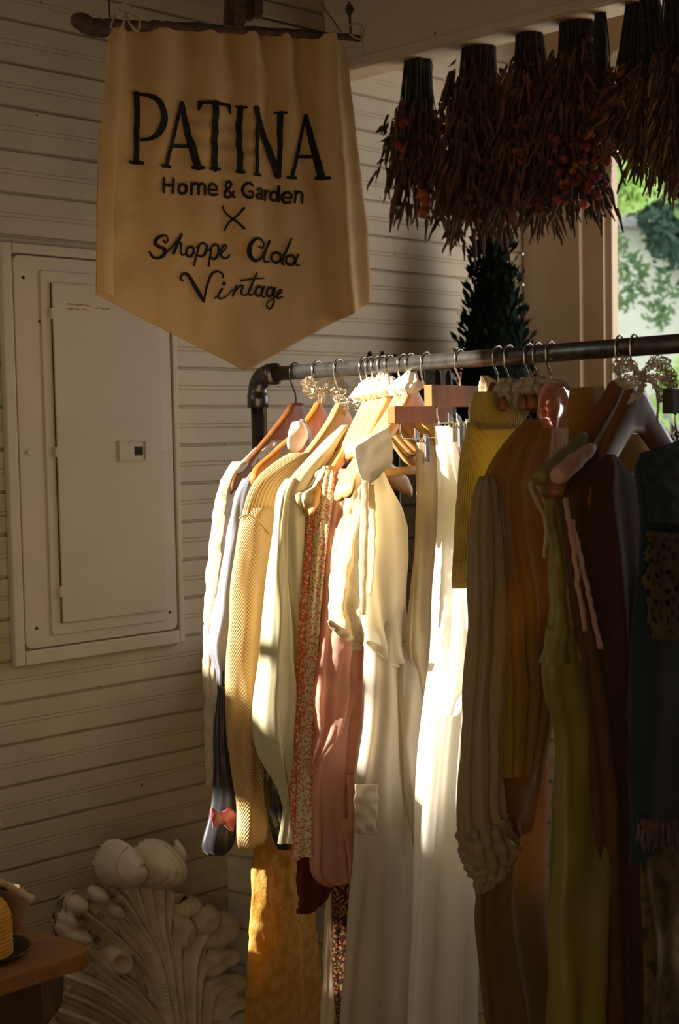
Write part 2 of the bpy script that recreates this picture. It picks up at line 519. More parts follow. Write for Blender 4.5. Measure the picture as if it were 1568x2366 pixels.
# holes: u0, u1, sill at u0, sill at u1, head at u0, head at u1
HOLES = [(.082, .285, 2.02, 1.975, 2.80, 2.80), (.285, .39, 1.975, 1.95, 2.80, 2.80), (.39, .45, 1.945, 1.905, 2.03, 2.03), (.39, .45, 2.057, 2.057, 2.80, 2.79),
         (.45, .50, 1.905, 1.89, 2.79, 2.72), (.50, .53, 1.89, 1.81, 2.72, 2.655), (.53, .61, 1.80, 1.785, 2.655, 2.47),
         (.285, .345, 1.475, 1.475, 1.79, 1.785), (.345, .392, 1.715, 1.715, 1.785, 1.775), (.392, .408, 1.50, 1.50, 1.625, 1.625)]
wall_with_holes('wall_left', HOLES, 0, 5.7, 0, 3.0)

# floor, ceiling, wall behind the camera
_a = LW0 + N * 5.6; _b = C1 + B * 3.55; _d = (_b - _a) / 2; _q = np.array([_d[1], -_d[0], 0]) / np.linalg.norm(_d)
mb = MB(); mb.box((_a + _b) / 2 + _q * .05 + np.array([0, 0, 1.5]), _d * 1.03, _q * .03, np.array([0, 0, 1.5]))
tag(mb.build('wall_front', M['wall']), kind='structure')
cen = W0 + W * -.2 + N * 2.6
def plate(name, z, t, mat):
    P = [LW0 - W * .1 - N * .1, LW0 - W * .1 + N * 5.8, bw(5.2, 0) + np.array([-.6, -2.8, 0]), bw(3.6, 0) + B * .1, C1 - N * .1 + W * .1]
    mb = MB(); mb.prism([p * np.array([1, 1, 0]) + np.array([0, 0, z]) for p in P], np.array([0, 0, t]))
    return tag(mb.build(name, mat), kind='structure')
plate('floor', -.05, .05, M['floor']); plate('ceiling', 2.98, .06, M['ceiling'])

# dropped header beam from the main wall towards the right
s_b, _ = wall_sz(752, 120)
BP = wp(s_b, 0)
mb = MB(); mb.box(BP + B * .95 + BN * -.045 + np.array([0, 0, 2.70]), B * 1.0, BN * .045, np.array([0, 0, .27]))
mb.box(BP + B * .95 + BN * .004 + np.array([0, 0, 2.445]), B * 1.0, BN * .004, np.array([0, 0, .012]))
tag(mb.build('trim_1', M['beam'], bevel=.004), kind='structure')

# ================================================================== BREAKER PANEL ON THE WALL
pn = thing('electrical_panel', 'cream painted breaker panel with hinged door set in a wooden frame on the board wall', 'electrical panel', wp(*wall_sz(225, 1500), 0))
sL, zB = wall_sz(20, 1537); sR, zB2 = wall_sz(414, 1487); _, zT = wall_sz(20, 562); sR = wall_sz(412, 1300)[0]; sL = wall_sz(14, 1200)[0]
zB = (zB + zB2) / 2


def wbox(mb, s0, s1, z0, z1, o0, o1):
    return mb.box(wp((s0 + s1) / 2, (z0 + z1) / 2, (o0 + o1) / 2), W * (s1 - s0) / 2, N * (o1 - o0) / 2, np.array([0, 0, (z1 - z0) / 2]))


cs0, cz0 = wall_sz(44, 1502); cs1, _ = wall_sz(401, 1460); _, cz1 = wall_sz(26, 588)
cs0 = (cs0 + wall_sz(26, 600)[0]) / 2; cs1 = (cs1 + wall_sz(386, 800)[0]) / 2
mb = MB()
wbox(mb, sL, cs0 - .002, zB, zT, .0, .020); wbox(mb, cs1 + .002, sR, zB, zT, .0, .020)
wbox(mb, cs0 - .002, cs1 + .002, zB, cz0 - .002, .0, .020); wbox(mb, cs0 - .002, cs1 + .002, cz1 + .002, zT, .0, .020)
mb.build('frame', M['frame'], pn, bevel=.003)


def rrect(s0, s1, z0, z1, r, off, n=5):
    P = []
    for cx, cz, a0 in ((s1 - r, z1 - r, 0), (s0 + r, z1 - r, 90), (s0 + r, z0 + r, 180), (s1 - r, z0 + r, 270)):
        for k in range(n + 1):
            a = math.radians(a0 + 90 * k / n); P.append(wp(cx + r * math.cos(a), cz + r * math.sin(a), off))
    return P


mb = MB(); mb.prism(rrect(cs0 + .0012, cs1 - .0012, cz0 + .0012, cz1 - .0012, .016, .004), N * .013)
cv = mb.build('cover_plate', M['panel'], pn, bevel=.002)
ds0 = (wall_sz(107, 660)[0] + wall_sz(133, 1436)[0]) / 2; ds1 = (wall_sz(360, 1412)[0] + wall_sz(352, 900)[0]) / 2 + .006
dz1 = wall_sz(108, 655)[1]; dz0 = wall_sz(134, 1437)[1]
# raised stepped border, then the door leaf
mb = MB(); mb.prism(rrect(ds0 - .026, ds1 + .012, dz0 - .026, dz1 + .026, .008, .0165), N * .004); mb.build('raised_border', M['panel'], pn, bevel=.003)
mb = MB(); mb.prism(rrect(ds0, ds1 + .008, dz0, dz1, .004, .0215), N * .0045); door = mb.build('door', M['panel'], pn, bevel=.0015)
mb = MB()
wbox(mb, ds0 - .0030, ds0 - .0006, dz0, dz1, .0206, .0212); mb.build('door_gap', M['hole'], pn)
for px, py in ((109, 726), (119, 1044), (131, 1365)):
    s, z = wall_sz(px, py); mb = MB(); mb.tube([wp(ds0 - .002, z - .012, .0235), wp(ds0 - .002, z + .012, .0235)], .0042, 8)
    wbox(mb, ds0 - .002, ds0 + .009, z - .008, z + .009, .0255, .0275); mb.build('hinge', M['panel'], pn, bevel=.0008)
for px, py, kind in ((45, 643, 0), (76, 1450, 0), (383, 1413, 0), (58, 1046, 1), (369, 1037, 1)):
    s, z = wall_sz(px, py); mb = MB()
    A3 = (W, np.array([0, 0, 1.0]), N)
    if kind: mb.lathe(wp(s, z, .0172), [(.0065, 0), (.0065, .0015), (.004, .0028), (0.0001, .003)], 14, A3)
    else: mb.lathe(wp(s, z, .0172), [(.0038, 0), (.0036, .0006), (.0001, .0008)], 12, A3)
    mb.build('screw', M['panel'] if kind else M['hole'], pn, smooth=True)
s0, z1 = wall_sz(259, 1019); s1, z0 = wall_sz(323, 1064)
mb = MB()
wbox(mb, s0, s1, z0, z1, .026, .0272)
for a in ((s0, s1, z0, z0 + .0022), (s0, s1, z1 - .0022, z1), (s0, s0 + .0022, z0, z1), (s1 - .0022, s1, z0, z1)): wbox(mb, *a, .0272, .0305)
lt = mb.build('latch_plate', M['panel'], pn)
s0, z1 = wall_sz(296, 1032); s1, z0 = wall_sz(315, 1052)
mb = MB(); wbox(mb, s0, s1, z0, z1, .0274, .0282); mb.build('latch_recess', M['hole'], lt)
M['rust'] = simple('rust_streak', (.34, .17, .06), .9, var=.3, nscale=200)
for x0, x1, y in ((138, 200, 705), (142, 190, 715), (205, 240, 713)):
    s0, z0 = wall_sz(x0, y); s1, z1 = wall_sz(x1, y + 4); mb = MB()
    mb.tube(smoothpts([wp(s0 + (s1 - s0) * k / 6, z0 - (z0 - z1) * k / 6 + .0012 * math.sin(k * 2.1 + x0), .0259) for k in range(7)], 3), [.0004, .0012, .0016, .0011, .0015, .0009] * 3 + [.0003], 5)
    mb.build('rust_streak', M['rust'], door)

# ================================================================== BANNER
BC = at(550, 400, 2.62) * np.array([1, 1, 0]); BD = np.array([.82, .572, 0]); BNRM = np.array([.572, -.82, 0])


def ban_uv(px, py):
    P = onplane(px, py, BC, BNRM); return (P - BC) @ BD, P[2]


bz_top = ban_uv(530, 62)[1]; bz_bot = ban_uv(570, 855)[1]


def ban_disp(u, z):
    f = min(1, max(0, (z - bz_bot) / (bz_top - bz_bot)))
    nz = noise.noise
    d = .009 * f ** 2 * math.sin(u * 62 + 3 * nz(Vector((u * 4, z * 2, 0)))) * (1 if u < .02 else 1.3)
    d += .013 * nz(Vector((u * 5.2, z * 1.6, 3.1))) + .0045 * nz(Vector((u * 17, z * 12, 9))) + .0028 * nz(Vector((u * 30, z * 70, 4))) * max(0, 1 - abs(z - ban_mid) / .25)
    d += .003 * math.exp(-((u + .02) / .09) ** 2) * math.sin(z * 150 + 5 * nz(Vector((u * 9, z * 7, 1)))) * max(0, 1 - abs(z - ban_mid) / .12)
    d += .018 * math.exp(-((u - .245 + .05 * (z - 2.1)) / .018) ** 2)          # long vertical crease near the right hem
    d += -.009 * math.exp(-((u - .205) / .014) ** 2) * f
    d += .006 * math.exp(-((u + .315) / .010) ** 2)                             # left hem fold
    return d


ban_mid = ban_uv(500, 330)[1]


def ban(u, z, off=0.0):
    return BC + BD * u + BNRM * (ban_disp(u, z) + off) + np.array([0, 0, z])


left = smoothpts([ban_uv(*p) for p in ((268, 60), (247, 85), (238, 200), (222, 420), (218, 560), (219, 681))], 8)
right = smoothpts([ban_uv(*p) for p in ((790, 82), (808, 110), (820, 230), (834, 400), (846, 560), (851, 700))], 8)
tip = ban_uv(568, 857)
nu_, nv_ = 90, 110
V = []; F = []
def edge_at(E, f):
    x = f * (len(E) - 1); i = min(int(x), len(E) - 2); return E[i] * (1 - (x - i)) + E[i + 1] * (x - i)
for j in range(nv_ + 1):
    fv = j / nv_
    for i in range(nu_ + 1):
        fu = i / nu_
        L_, R_ = left[0] * (1 - fu) + right[0] * fu, None
        tp_ = left[0] * (1 - fu) + right[0] * fu
        fb = tip; kf = (fb[0] - left[-1][0]) / (right[-1][0] - left[-1][0])
        bt_ = (left[-1] * (1 - fu / kf) + np.array(fb) * fu / kf) if fu < kf else (np.array(fb) * (1 - (fu - kf) / (1 - kf)) + right[-1] * (fu - kf) / (1 - kf))
        l_ = edge_at(left, fv); r_ = edge_at(right, fv)
        # Coons patch between the four edges
        ruled_v = l_ * (1 - fu) + r_ * fu; ruled_u = tp_ * (1 - fv) + bt_ * fv
        corner = (left[0] * (1 - fu) + right[0] * fu) * (1 - fv) + (left[-1] * (1 - fu) + right[-1] * fu) * fv
        u, z = ruled_v + ruled_u - corner
        V.append(ban(u, z))
for j in range(nv_):
    for i in range(nu_):
        a = j * (nu_ + 1) + i; F.append((a, a + nu_ + 1, a + nu_ + 2, a + 1))
bn = thing('banner', 'pointed canvas shop banner hanging from a branch in front of the boarded wall', 'banner', BC + np.array([0, 0, bz_bot]))
clo = mesh('cloth', V, F, M['banner'], bn)
sm = clo.modifiers.new('thick', 'SOLIDIFY'); sm.thickness = .0016; sm.offset = -1
# folded side hem with stitching ridge
mb = MB()
V = []; F = []
for j in range(41):
    p = edge_at(left, j / 40 * .985 + .012)
    for k, (du, of) in enumerate(((.001, .0012), (.012, .004), (.030, .004), (.036, .0012))):
        V.append(ban(p[0] + du, p[1], of))
for j in range(40):
    for k in range(3): F.append((j * 4 + k, j * 4 + 4 + k, j * 4 + 5 + k, j * 4 + 1 + k))
mesh('side_hem', V, F, M['banner'], bn)

# ---- lettering, painted strokes with changing width
LV = []; LF = []


def stroke(ox, oy, sc, pts, n=7, curve=True):
    P = [(p[0], p[1], p[2]) for p in pts]
    Q = smoothpts(P, n) if (curve and len(P) > 2) else smoothpts([P[0]] + P[1:], 6)
    # along the path
    b0 = len(LV); m = len(Q)
    for i, (x, y, w) in enumerate(Q):
        a = Q[max(i - 1, 0)]; c = Q[min(i + 1, m - 1)]
        tx, ty = c[0] - a[0], c[1] - a[1]; l = math.hypot(tx, ty) + 1e-9
        nx, ny = -ty / l, tx / l
        for s in (-1, -.33, .33, 1):
            u, z = ban_uv(ox + (x + nx * w * s) / sc, oy + (y + ny * w * s) / sc)
            LV.append(ban(u, z, .0024))
    for i in range(m - 1):
        for k in range(3):
            LF.append((b0 + i * 4 + k, b0 + i * 4 + k + 1, b0 + i * 4 + 5 + k, b0 + i * 4 + 4 + k))
    for x, y, w in (Q[0], Q[-1]):        # round brush ends
        c0 = len(LV); u, z = ban_uv(ox + x / sc, oy + y / sc); LV.append(ban(u, z, .0026))
        for k in range(12):
            u, z = ban_uv(ox + (x + w * math.cos(PI * k / 6)) / sc, oy + (y + w * math.sin(PI * k / 6)) / sc); LV.append(ban(u, z, .0026))
        for k in range(12): LF.append((c0, c0 + 1 + k, c0 + 1 + (k + 1) % 12))


def flush(name, label):
    o = mesh(name, LV, LF, M['ink'], bn, smooth=False); o['label'] = label
    LV.clear(); LF.clear(); return o


def oval(ox, oy, sc, cx, cy, rx, ry, w, tilt=0):
    stroke(ox, oy, sc, [(cx + rx * math.cos(a) * math.cos(tilt) - ry * math.sin(a) * math.sin(tilt), cy + rx * math.cos(a) * math.sin(tilt) + ry * math.sin(a) * math.cos(tilt), w) for a in [2 * PI * k / 10 for k in range(11)]], 4)


A_ = (280, 200, 3.136)
for pts in (
    [(113, 52, 21), (112, 300, 20), (106, 550, 20)], [(62, 550, 13), (148, 557, 14)], [(92, 45, 9), (130, 52, 10)],
    [(120, 52, 11), (200, 70, 15), (268, 118, 22), (302, 195, 27), (299, 270, 28), (262, 340, 24), (205, 380, 15), (140, 388, 11)],
    [(447, 112, 14), (385, 345, 15), (322, 575, 15)], [(450, 118, 17), (487, 330, 24), (550, 585, 28)], [(365, 428, 13), (490, 430, 13)], [(292, 578, 11), (350, 584, 12)], [(512, 588, 13), (590, 590, 13)],
    [(568, 113, 13), (685, 116, 14), (802, 130, 12)], [(577, 116, 18), (570, 140, 14), (563, 165, 9)], [(798, 132, 15), (803, 160, 12), (808, 182, 9)], [(685, 122, 28), (682, 360, 28), (680, 592, 27)], [(647, 596, 12), (714, 597, 13)],
    [(875, 148, 20), (867, 380, 22), (865, 612, 21)], [(850, 138, 9), (908, 150, 10)], [(842, 615, 12), (890, 620, 12)],
    [(992, 175, 15), (990, 420, 15), (988, 632, 15)], [(978, 162, 24), (1030, 300, 25), (1092, 480, 26), (1148, 640, 26)], [(1165, 188, 17), (1160, 400, 17), (1154, 630, 17)], [(1135, 182, 8), (1196, 188, 9)], [(958, 156, 8), (1000, 164, 10)], [(966, 636, 11), (1014, 640, 11)],
    [(1355, 202, 12), (1305, 420, 14), (1243, 645, 15)], [(1358, 206, 16), (1400, 405, 24), (1452, 655, 25)], [(1282, 503, 13), (1412, 503, 13)], [(1212, 658, 11), (1268, 661, 11)], [(1418, 661, 12), (1493, 666, 12)]):
    stroke(*A_, pts)
flush('painted_lettering', 'large black serif letters reading PATINA')
for pts in (
    [(303, 668, 11), (303, 765, 11)], [(377, 670, 11), (375, 768, 11)], [(305, 714, 10), (374, 717, 10)],
    [(511, 702, 10), (508, 778, 10)], [(510, 728, 10), (522, 708, 10), (540, 703, 10), (556, 718, 10), (557, 780, 10)], [(556, 728, 10), (568, 710, 10), (588, 705, 10), (602, 720, 10), (604, 782, 10)],
    [(638, 745, 9), (694, 748, 9), (690, 720, 10), (664, 704, 10), (638, 722, 10), (634, 758, 10), (655, 784, 10), (698, 780, 9)],
    [(820, 800, 9), (785, 758, 10), (764, 712, 10), (782, 686, 10), (803, 700, 10), (792, 728, 10), (758, 760, 11), (758, 794, 10), (784, 800, 10), (806, 780, 9), (818, 760, 8)],
    [(950, 718, 9), (925, 700, 10), (897, 712, 11), (880, 745, 11), (890, 785, 11), (918, 804, 11), (948, 798, 10), (950, 764, 9), (926, 760, 9)],
    [(988, 752, 9), (1008, 738, 9), (1026, 750, 10), (1030, 812, 9)], [(1028, 772, 9), (1002, 776, 9), (986, 794, 10), (1000, 810, 9), (1026, 798, 8)],
    [(1056, 748, 10), (1055, 818, 10)], [(1057, 778, 9), (1068, 758, 9), (1084, 753, 9)],
    [(1154, 722, 10), (1150, 830, 10)],
    [(1174, 802, 9), (1230, 806, 9), (1226, 776, 10), (1200, 766, 10), (1175, 784, 10), (1172, 815, 10), (1190, 840, 10), (1228, 836, 9)],
    [(1262, 760, 10), (1257, 838, 10)], [(1262, 788, 9), (1278, 768, 10), (1302, 768, 10), (1316, 786, 10), (1314, 838, 10)]):
    stroke(*A_, pts)
oval(*A_, 446, 741, 28, 34, 11); oval(*A_, 1122, 790, 26, 31, 11)
flush('painted_lettering', 'black rounded letters reading Home & Garden')
B_ = (320, 460, 3.92)
for pts in ([(771, 66, 9), (784, 112, 9), (845, 172, 10), (900, 215, 11), (950, 268, 11)], [(945, 85, 12), (885, 155, 11), (820, 215, 10), (788, 278, 9)]): stroke(*B_, pts)
flush('painted_lettering', 'black brush-drawn X')
for pts in (
    [(212, 378, 9), (232, 398, 10), (252, 375, 9), (240, 338, 9), (195, 338, 12), (150, 368, 17), (142, 408, 16), (180, 435, 15), (225, 462, 18), (218, 508, 18), (168, 538, 12), (120, 525, 12), (92, 482, 10)],
    [(222, 502, 8), (300, 430, 9), (352, 365, 10), (384, 322, 12)], [(384, 322, 14), (345, 405, 15), (305, 492, 16)], [(312, 468, 8), (345, 412, 10), (380, 400, 12), (376, 460, 11), (386, 508, 9), (425, 498, 7)],
    [(545, 422, 10), (522, 515, 11), (500, 602, 11)], [(520, 438, 8), (572, 402, 10), (612, 422, 12), (606, 482, 14), (572, 520, 11), (532, 508, 9)],
    [(658, 440, 10), (645, 525, 10), (632, 606, 10)], [(628, 470, 8), (688, 410, 10), (724, 430, 12), (720, 500, 13), (682, 543, 12), (645, 518, 9)],
    [(728, 505, 7), (785, 455, 9), (796, 418, 9), (772, 418, 9), (750, 470, 12), (750, 520, 12), (790, 538, 9), (828, 505, 8)],
    [(1090, 432, 9), (1118, 442, 9), (1140, 405, 9), (1112, 362, 10), (1060, 360, 14), (1004, 420, 20), (1000, 500, 22), (1040, 558, 15), (1092, 548, 12), (1135, 495, 11), (1195, 382, 12)],
    [(1195, 382, 13), (1155, 470, 13), (1135, 540, 12), (1150, 568, 10), (1185, 568, 8)],
    [(1384, 362, 11), (1340, 470, 13), (1302, 555, 14), (1318, 596, 9)], [(1452, 502, 10), (1425, 570, 10), (1440, 602, 8), (1460, 595, 6)]):
    stroke(*B_, pts)
oval(*B_, 462, 476, 34, 46, 12, .3); oval(*B_, 1252, 528, 44, 46, 12, .4); oval(*B_, 1380, 552, 42, 44, 13, .4)
flush('painted_lettering', 'black script letters reading Shoppe Ada')
for pts in (
    [(385, 742, 10), (366, 715, 11), (395, 680, 11), (440, 690, 16), (500, 790, 20), (545, 870, 19), (578, 930, 13)], [(578, 932, 10), (608, 805, 11), (655, 685, 12), (708, 656, 10), (752, 682, 9), (757, 710, 9)],
    [(682, 900, 6), (715, 868, 7), (748, 815, 10)], [(748, 815, 12), (712, 885, 11), (745, 902, 9), (800, 872, 6), (848, 818, 6)],
    [(880, 790, 9), (862, 835, 10), (846, 880, 9)], [(858, 850, 8), (905, 792, 10), (936, 790, 11), (922, 850, 10), (955, 874, 7), (990, 850, 6)],
    [(1065, 672, 11), (1025, 765, 12), (992, 845, 12), (1010, 872, 8), (1045, 850, 6)], [(920, 742, 9), (1030, 724, 8), (1138, 716, 6)],
    [(1142, 792, 10), (1118, 865, 10), (1135, 888, 7), (1160, 875, 6)],
    [(1240, 802, 9), (1232, 870, 10), (1224, 945, 10), (1194, 990, 9), (1164, 978, 8), (1168, 938, 7), (1235, 890, 6)],
    [(1242, 884, 7), (1295, 842, 8), (1290, 820, 8), (1264, 850, 10), (1264, 898, 10), (1304, 884, 7)]):
    stroke(*B_, pts)
oval(*B_, 1090, 835, 32, 44, 12, .3); oval(*B_, 1195, 840, 28, 42, 12, .3); oval(*B_, 765, 768, 9, 9, 10)
flush('painted_lettering', 'black script letters reading Vintage')

# ties that hold the banner on the branch
def tie(px, py, loops):
    mb = MB()
    for L_ in loops:
        mb.tube(smoothpts([onplane(px + a, py + b, BC, BNRM) + BNRM * (.02 + c) for a, b, c in L_], 6), .0022, 6)
    mb.build('tie_cord', M['cord'], bn, smooth=True)
tie(262, 55, [[(-12, -10, .01), (-26, 20, .02), (-14, 30, .03), (0, 5, .03), (4, -12, .02)], [(2, -14, .02), (14, 20, .03), (34, 30, .02), (36, 2, .02), (14, -20, .0), (0, -32, -.01)], [(-10, -20, .0), (4, -32, .02), (18, -14, .03), (2, 0, .02)], [(4, 0, .02), (2, 20, .02), (10, 34, .02)]])
tie(798, 80, [[(-14, -12, .0), (4, -14, .02), (18, 4, .02), (8, 22, .02), (-8, 8, .01)], [(8, 0, .02), (14, 30, .02), (16, 48, .02)]])

# branch the banner hangs on
br = thing('branch', 'rough dark branch used as the rod of the canvas banner', 'branch', onplane(500, 55, BC, BNRM) - BNRM * .01)
mb = MB()
path = [(168, 42, 13), (190, 50, 20), (215, 62, 20), (240, 64, 21), (268, 58, 14), (400, 60, 11), (540, 66, 10), (680, 76, 10), (790, 84, 9), (818, 86, 9), (834, 88, 10)]
P = [onplane(x, y, BC, BNRM) - BNRM * .004 for x, y, r in path]
mb.tube(smoothpts(P, 5), [max(.004, x[0]) for x in smoothpts([[r * .00085] for x, y, r in path], 5)], 12)
o = mb.build('stick', M['bark'], br, smooth=True)
o.modifiers.new('sub', 'SUBSURF').levels = 2; o.modifiers['sub'].render_levels = 2
tx = bpy.data.textures.new('bark_noise', 'CLOUDS'); tx.noise_scale = .02
d = o.modifiers.new('rough', 'DISPLACE'); d.texture = tx; d.strength = .008; d.texture_coords = 'LOCAL'
for pts, r_ in (([onplane(742, 8, BC, BNRM), onplane(788, 74, BC, BNRM)], .0013), ([onplane(806, 4, BC, BNRM), onplane(810, 86, BC, BNRM)], .003),
                ([onplane(608, 33, BC, BNRM) - BNRM * .02, onplane(788, 77, BC, BNRM) - BNRM * .02], .002), ([onplane(254, 40, BC, BNRM), onplane(248, -40, BC, BNRM)], .002)):
    MB().tube(pts, r_, 6).build('hanging_cord', M['twine_dark'], br, smooth=True)
MB().ball(onplane(807, 22, BC, BNRM), (.009, .009, .013), bump=.3).build('cord_knot', M['twine_dark'], br, smooth=True)

# dark split sticks hanging above the banner
sk = thing('bark_bundle', 'short dark split sticks of bark hanging above the canvas banner', 'bark', onplane(562, 60, BC, BNRM) + BNRM * .03)
for (x0, x1, y1, o_) in ((521, 546, 60, .03), (545, 570, 61, .038), (568, 592, 45, .03), (588, 609, 40, .04)):
    mb = MB(); P0 = BC + BNRM * o_
    q = [onplane(x0 + 3, -30, P0, BNRM), onplane(x1 - 1, -30, P0, BNRM), onplane(x1, y1 - 10, P0, BNRM), onplane((x0 + x1) / 2 + 4, y1 + 2, P0, BNRM), onplane(x0, y1 - 2, P0, BNRM)]
    mb.prism(q, -BNRM * .012); mb.build('bark_strip', M['bark'], sk, bevel=.002)

# ================================================================== RACK
RA = at(660, 862, 2.45); RTH = math.radians(41.9)
RD = np.array([-math.sin(RTH), math.cos(RTH), 0])        # along the rail, away from the camera
G = np.array([-.58, -.815, 0]); G /= np.linalg.norm(G)   # hanger direction, near-left end
NG = np.array([-G[1], G[0], 0])                          # face of the clothes
RR = .0138


def rail(x):
    lo, hi = -.6, 1.6
    for _ in range(40):
        mdl = (lo + hi) / 2
        if project(RA - RD * mdl)[0] < x: lo = mdl
        else: hi = mdl
    return RA - RD * lo


EL = rail(594)                                           # elbow corner
rack = thing('clothes_rack', 'clothes rack of black iron pipe full of hanging garments', 'clothes rack', (EL[0], EL[1], 0))
mb = MB(); mb.tube([EL - RD * .045, EL - RD * 1.35], RR, 24); mb.build('rail', M['iron'], rack, smooth=True, auto=True)
mb = MB()
arc = [EL + np.array([0, 0, -.062]), EL + np.array([0, 0, -.036])]
for k in range(9):
    a = PI / 2 * k / 8; arc.append(EL - RD * .034 * (1 - math.cos(a)) + np.array([0, 0, -.034 * (1 - math.sin(a))]))
arc += [EL - RD * .036, EL - RD * .058]
mb.tube(arc, [.0205, .0205] + [.0185] * 9 + [.0205, .0205], 20)
mb.build('elbow_fitting', M['iron'], rack, smooth=True)
mb = MB(); mb.tube([EL + np.array([0, 0, -.05]), np.array([EL[0], EL[1], .012])], RR, 20); mb.build('post', M['iron'], rack, smooth=True)
mb = MB(); mb.lathe(np.array([EL[0], EL[1], 0]), [(.045, 0), (.045, .006), (.022, .009), (.02, .03), (.014, .031)], 24); mb.build('base_flange', M['iron'], rack, smooth=True)
ER = EL - RD * 1.33
mb = MB(); mb.tube([ER, np.array([ER[0], ER[1], .012])], RR, 20); mb.build('post', M['iron'], rack, smooth=True)
# brown pole standing just behind the post
q = onplane(604, 950, EL + RD * .04, NG)
pl = MB().box([q[0], q[1], .78], RD * .007, np.array([RD[1], -RD[0], 0]) * .010, [0, 0, .78]).build('wooden_pole', M['orangewood'], origin=(q[0], q[1], 0), bevel=.002)
tag(pl, 'thin red-brown wooden pole standing behind the post of the pipe rack', 'pole')


# ================================================================== HANGERS
def plane(hx):
    P0 = rail(hx)
    return P0, (lambda px, py: onplane(px, py, P0, NG))


def hook_wire(P0, zn, mat, parent, lean=0.0):
    pts = []
    r = RR + .0036
    for k in range(15):
        a = math.radians(-25 + 215 * k / 14)            # from the far side over the top to the near side
        pts.append(P0 - G * r * math.cos(a) + np.array([0, 0, r * math.sin(a)]))
    p = pts[-1]; z0 = p[2]; zs = z0 - zn
    for f, s in ((.22, .016), (.42, .010), (.62, .003), (.8, .0002), (1.08, 0)):
        pts.append(P0 + G * s + np.array([0, 0, z0 - P0[2] - zs * f]))
    mb = MB(); mb.tube(smoothpts(pts, 3), .0017, 8); return mb.build('hook', mat, parent, smooth=True)


def hanger(cx, neck_y, mat, label, drop=.15, half=.212, h0=.046, h1=.026, th=.013, group='wooden hangers on the rack', wire=None, bar=False, power=.82, push=0.0, tipth=1.0, flat=.018):
    P0, pl_ = plane(cx)
    zn = pl_(cx, neck_y)[2]
    root = thing('wooden_hanger', label, 'hanger', P0, group)
    hook_wire(P0, zn, wire or M['wire'], root)
    V = []; F = []; n = 46
    for i in range(n + 1):
        s = -half + 2 * half * i / n
        f = max(0, abs(s) - flat) / (half - flat)
        top = zn - drop * (f ** power) - (.012 * max(0, (f - .93) / .07) ** 2)
        hh = h0 + (h1 - h0) * f - (.012 * max(0, (f - .9) / .1) ** 2)
        t_ = th * .5 * (1 + (tipth - 1) * f)
        # arms bow slightly forward
        fw = .012 * f * f + push
        C = P0 + G * s + NG * fw; C = np.array([C[0], C[1], 0])
        for a, b in ((-1, -.22), (-.6, 0), (.6, 0), (1, -.22), (1, -.78), (.6, -1), (-.6, -1), (-1, -.78)):
            V.append(C + NG * a * t_ + np.array([0, 0, top + b * hh]))
    for i in range(n):
        for k in range(8): F.append((i * 8 + k, i * 8 + (k + 1) % 8, (i + 1) * 8 + (k + 1) % 8, (i + 1) * 8 + k))
    F += [tuple(range(7, -1, -1)), tuple(n * 8 + k for k in range(8))]
    mesh('shoulder_bar', V, F, mat, root, True)
    if bar:
        mb = MB(); zt = zn - drop * .93
        mb.tube([P0 + G * half * .9 + np.array([0, 0, zt - P0[2]]), P0 - G * half * .9 + np.array([0, 0, zt - P0[2]])], .0055, 10)
        mb.build('trouser_bar', mat, root, smooth=True)
    return root, P0, zn


def lace_bow(P0, pos, sc, mat, parent, seed=0, name='lace_bow', tails=True):
    """two gathered loops, a knot and tails of narrow lace ribbon tied on a hanger"""
    rnd = random.Random(seed); V = []; F = []
    def ribbon(path, w0, w1, ruf):
        P = smoothpts(path, 7); b = len(V); m = len(P)
        for i, p in enumerate(P):
            t = P[min(i + 1, m - 1)] - P[max(i - 1, 0)]; t /= np.linalg.norm(t) + 1e-9
            f = i / (m - 1); w = (w0 + (w1 - w0) * math.sin(PI * min(1, f * 1.1)))
            sd = np.cross(t, NG); sd /= np.linalg.norm(sd) + 1e-9
            for k in range(7):
                q = (k / 6 - .5) * 2
                V.append(p + sd * w * q + NG * ruf * math.sin(i * 1.5 + k * .9 + seed))
        for i in range(m - 1):
            for k in range(6): F.append((b + i * 7 + k, b + i * 7 + k + 1, b + i * 7 + 8 + k, b + i * 7 + 7 + k))
    c = pos; E = -G * .7 + NG * .6; E /= np.linalg.norm(E); Z = np.array([0, 0, 1.0])
    for sg in (-1, 1):
        j = rnd.uniform(.8, 1.2)
        ribbon([c, c + (E * sg * .5 + Z * .45 * j) * sc, c + (E * sg * 1.05 + Z * .25) * sc, c + (E * sg * 1.0 - Z * .25 * j) * sc + NG * .01, c + (E * sg * .4 - Z * .1) * sc + NG * .012, c + NG * .006], .10 * sc, .34 * sc, .003)
        if tails:
            ribbon([c + NG * .004, c + (E * sg * .35 - Z * .5) * sc + NG * .012, c + (E * sg * rnd.uniform(.5, .8) - Z * rnd.uniform(.9, 1.3)) * sc + NG * .01], .10 * sc, .22 * sc, .003)
    o = mesh(name, V, F, mat, parent)
    return o


def lace_cover(cx, rows, mat, parent, seed=0, name='lace_cover', thick=.014):
    """soft gathered lace covering the crown of a hanger; rows of (y, x left, x right)"""
    o = drape(name, cx, rows, thick, mat, parent, folds=9, amp=.005, seed=seed, grow=(.6, 1), rough=.006, ny=26, nt_=56)
    return o


